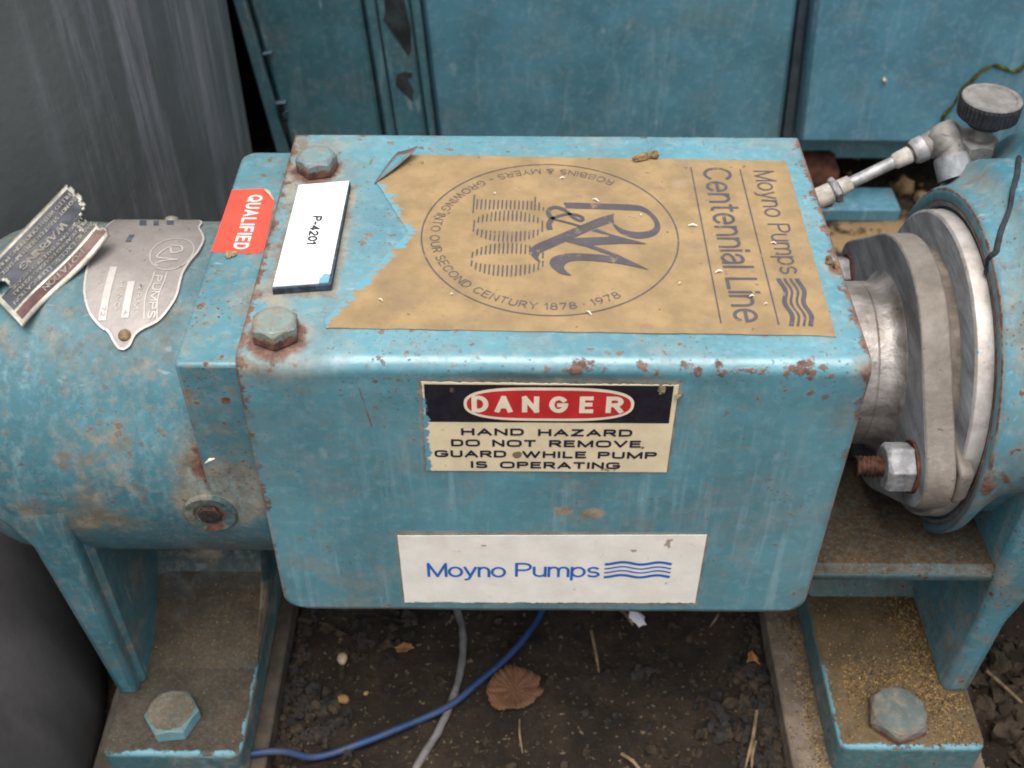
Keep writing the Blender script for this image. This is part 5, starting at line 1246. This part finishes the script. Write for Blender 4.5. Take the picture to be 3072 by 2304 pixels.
# mud lumps and husks on the guard
M_MUD = flat('dried_mud', (150, 124, 88), 0.95, 0.25, 0.15, 300, bumpd=0.0012)
bm = nb(); rock(bm, (0.0555, 0.1780, 0.0015), 0.0042, 3.3, (1.7, 0.7, 0.6), 2, 0.5); rock(bm, (0.0615, 0.1800, 0.002), 0.003, 1.3, (1.3, 0.8, 0.8), 2, 0.5)
tag(obj('mud_lump', bm, M_MUD), 'dried mud lump on the far edge of the tan label', 'mud lump', 'dried mud lumps on the guard')
bm = nb()
for k, (x, y, r) in enumerate(((0.1448, 0.0825, 0.0017), (0.1472, 0.0765, 0.0020), (0.1440, 0.0785, 0.0013))): rock(bm, (x, y, 0.0012), r, k * 1.9 + 0.4, (1.2, 0.9, 0.6), 2, 0.5)
tag(obj('mud_lump', bm, M_MUD), 'dried mud lump on the right rim of the guard', 'mud lump', 'dried mud lumps on the guard')
bm = nb(); rock(bm, (-0.1688, 0.0865, -0.0022), 0.0018, 2.2, (1.2, 1, 0.8), 2, 0.5); rock(bm, (-0.1665, 0.0870, -0.0022), 0.0015, 0.2, (1.2, 1, 0.8), 2, 0.5)
tag(obj('mud_lump', bm, flat('pale_mud', (190, 168, 130), 0.9, 0.15)), 'small pale lump below the red orange sticker', 'mud lump', 'dried mud lumps on the guard')
bm = nb(); rock(bm, (0.0520, -0.0012, -0.0150), 0.0022, 2.9, (0.9, 0.6, 1.3), 2, 0.5); rock(bm, (0.0605, -0.0012, -0.0190), 0.0020, 4.9, (1.4, 0.6, 0.8), 2, 0.5)
tag(obj('mud_lump', bm, flat('grey_mud', (142, 130, 104), 0.9, 0.2)), 'grey crust on the upper right corner of the danger sticker', 'mud lump', 'dried mud lumps on the guard')
M_HUSK = flat('pale_husk', (226, 214, 196), 0.8, 0.06)
bm = nb(); rnd = random.Random(12)
for x, y, l in ((0.0770, 0.1105, 0.0050), (0.0080, 0.1560, 0.0030), (0.0860, 0.0700, 0.0045), (0.0260, 0.1340, 0.0045), (0.0180, 0.0360, 0.0040), (0.1180, 0.0950, 0.0030), (-0.03, 0.1400, 0.0015), (0.05, 0.12, 0.0013), (0.065, 0.06, 0.0014), (-0.05, 0.05, 0.0016), (0.1000, 0.0500, 0.0026), (0.106, 0.0440, 0.002), (-0.085, 0.045, 0.003)):
    a = rnd.uniform(-0.9, 0.9); d = Vector((math.cos(a), math.sin(a), 0)) * l / 2
    tube(bm, [Vector((x, y, 0.0014)) - d, Vector((x, y + 0.0003, 0.0020)), Vector((x, y, 0.0014)) + d], [0.0002, 0.0002 + l * 0.09, 0.0002], 6)
tag(obj('dry_husks', bm, M_HUSK), 'pale seed husks and fibres scattered over the tan label', 'husks', kind='stuff')
bm = nb(); tube(bm, [(-0.1745, -0.0035, -0.066), (-0.1715, -0.0040, -0.0630), (-0.1690, -0.0035, -0.0625)], [0.0003, 0.0009, 0.0003], 6); tag(obj('feather_husk', bm, M_HUSK), 'single white husk on the cylinder flank left of the guard', 'husk')

# sawdust-like grit on the right foot and bar
M_GRIT = flat('tan_sawdust', (170, 140, 92), 0.95, 0.25, 0.1, 300)
M_GRITD = flat('brown_grit', (96, 74, 50), 0.95, 0.25, 0.1, 300)
bm = nb(); rnd = random.Random(21); cnt = 0
while cnt < 10500:
    if rnd.random() < 0.62:
        x, y, z = rnd.uniform(0.190, 0.279), rnd.uniform(-0.024, 0.108), -0.2998
        w = max(0, 1 - abs((x - 0.258 + (y - 0.03) * 0.10) / 0.016)) * (1 if y > 0.0 else 0.5) + 0.75 * math.exp(-((y - 0.022) / 0.016) ** 2) * (x > 0.2) + 0.05
        if (x - 0.2282) ** 2 + (y + 0.0045) ** 2 < 0.0195 ** 2: continue
    elif rnd.random() < 0.35:
        x, y, z = rnd.uniform(0.1660, 0.1890), rnd.uniform(-0.03, 0.11), -0.3303
        w = 0.15 + 0.85 * math.exp(-((x - 0.183) / 0.006) ** 2)
    else:
        x, y, z = rnd.uniform(0.14, 0.26), rnd.uniform(0.02, 0.11), 0
        z = -0.1700 - 0.0002 - (y - 0.018) * (0.09 if y < 0.04 else 0.115) - 0.001; w = 0.3 + 0.5 * (y > 0.045)
        if x > 0.235: continue
    if rnd.random() > w: continue
    r = rnd.uniform(0.00022, 0.00075); cnt += 1
    d = Vector((rnd.gauss(0, 1), rnd.gauss(0, 1), 0.5)).normalized(); u, v = frame(d)
    A = [bm.verts.new(Vector((x, y, z + r * 0.4)) + (u * a + v * b + d * c_) * r) for a, b, c_ in ((1, 0, -0.6), (-0.6, 0.8, -0.5), (-0.5, -0.9, -0.5), (0.1, 0.1, 1.1))]
    mi = 0 if rnd.random() < (0.7 if z < -0.2 else 0.4) else 1
    for q_ in ((0, 1, 2), (0, 1, 3), (1, 2, 3), (2, 0, 3)): bm.faces.new([A[t] for t in q_]).material_index = mi
tag(obj('sawdust_grit', bm, [M_GRIT, M_GRITD], smooth=None, recalc=True), 'tan sawdust and grit scattered over the right foot and its base bar', 'grit', kind='stuff')
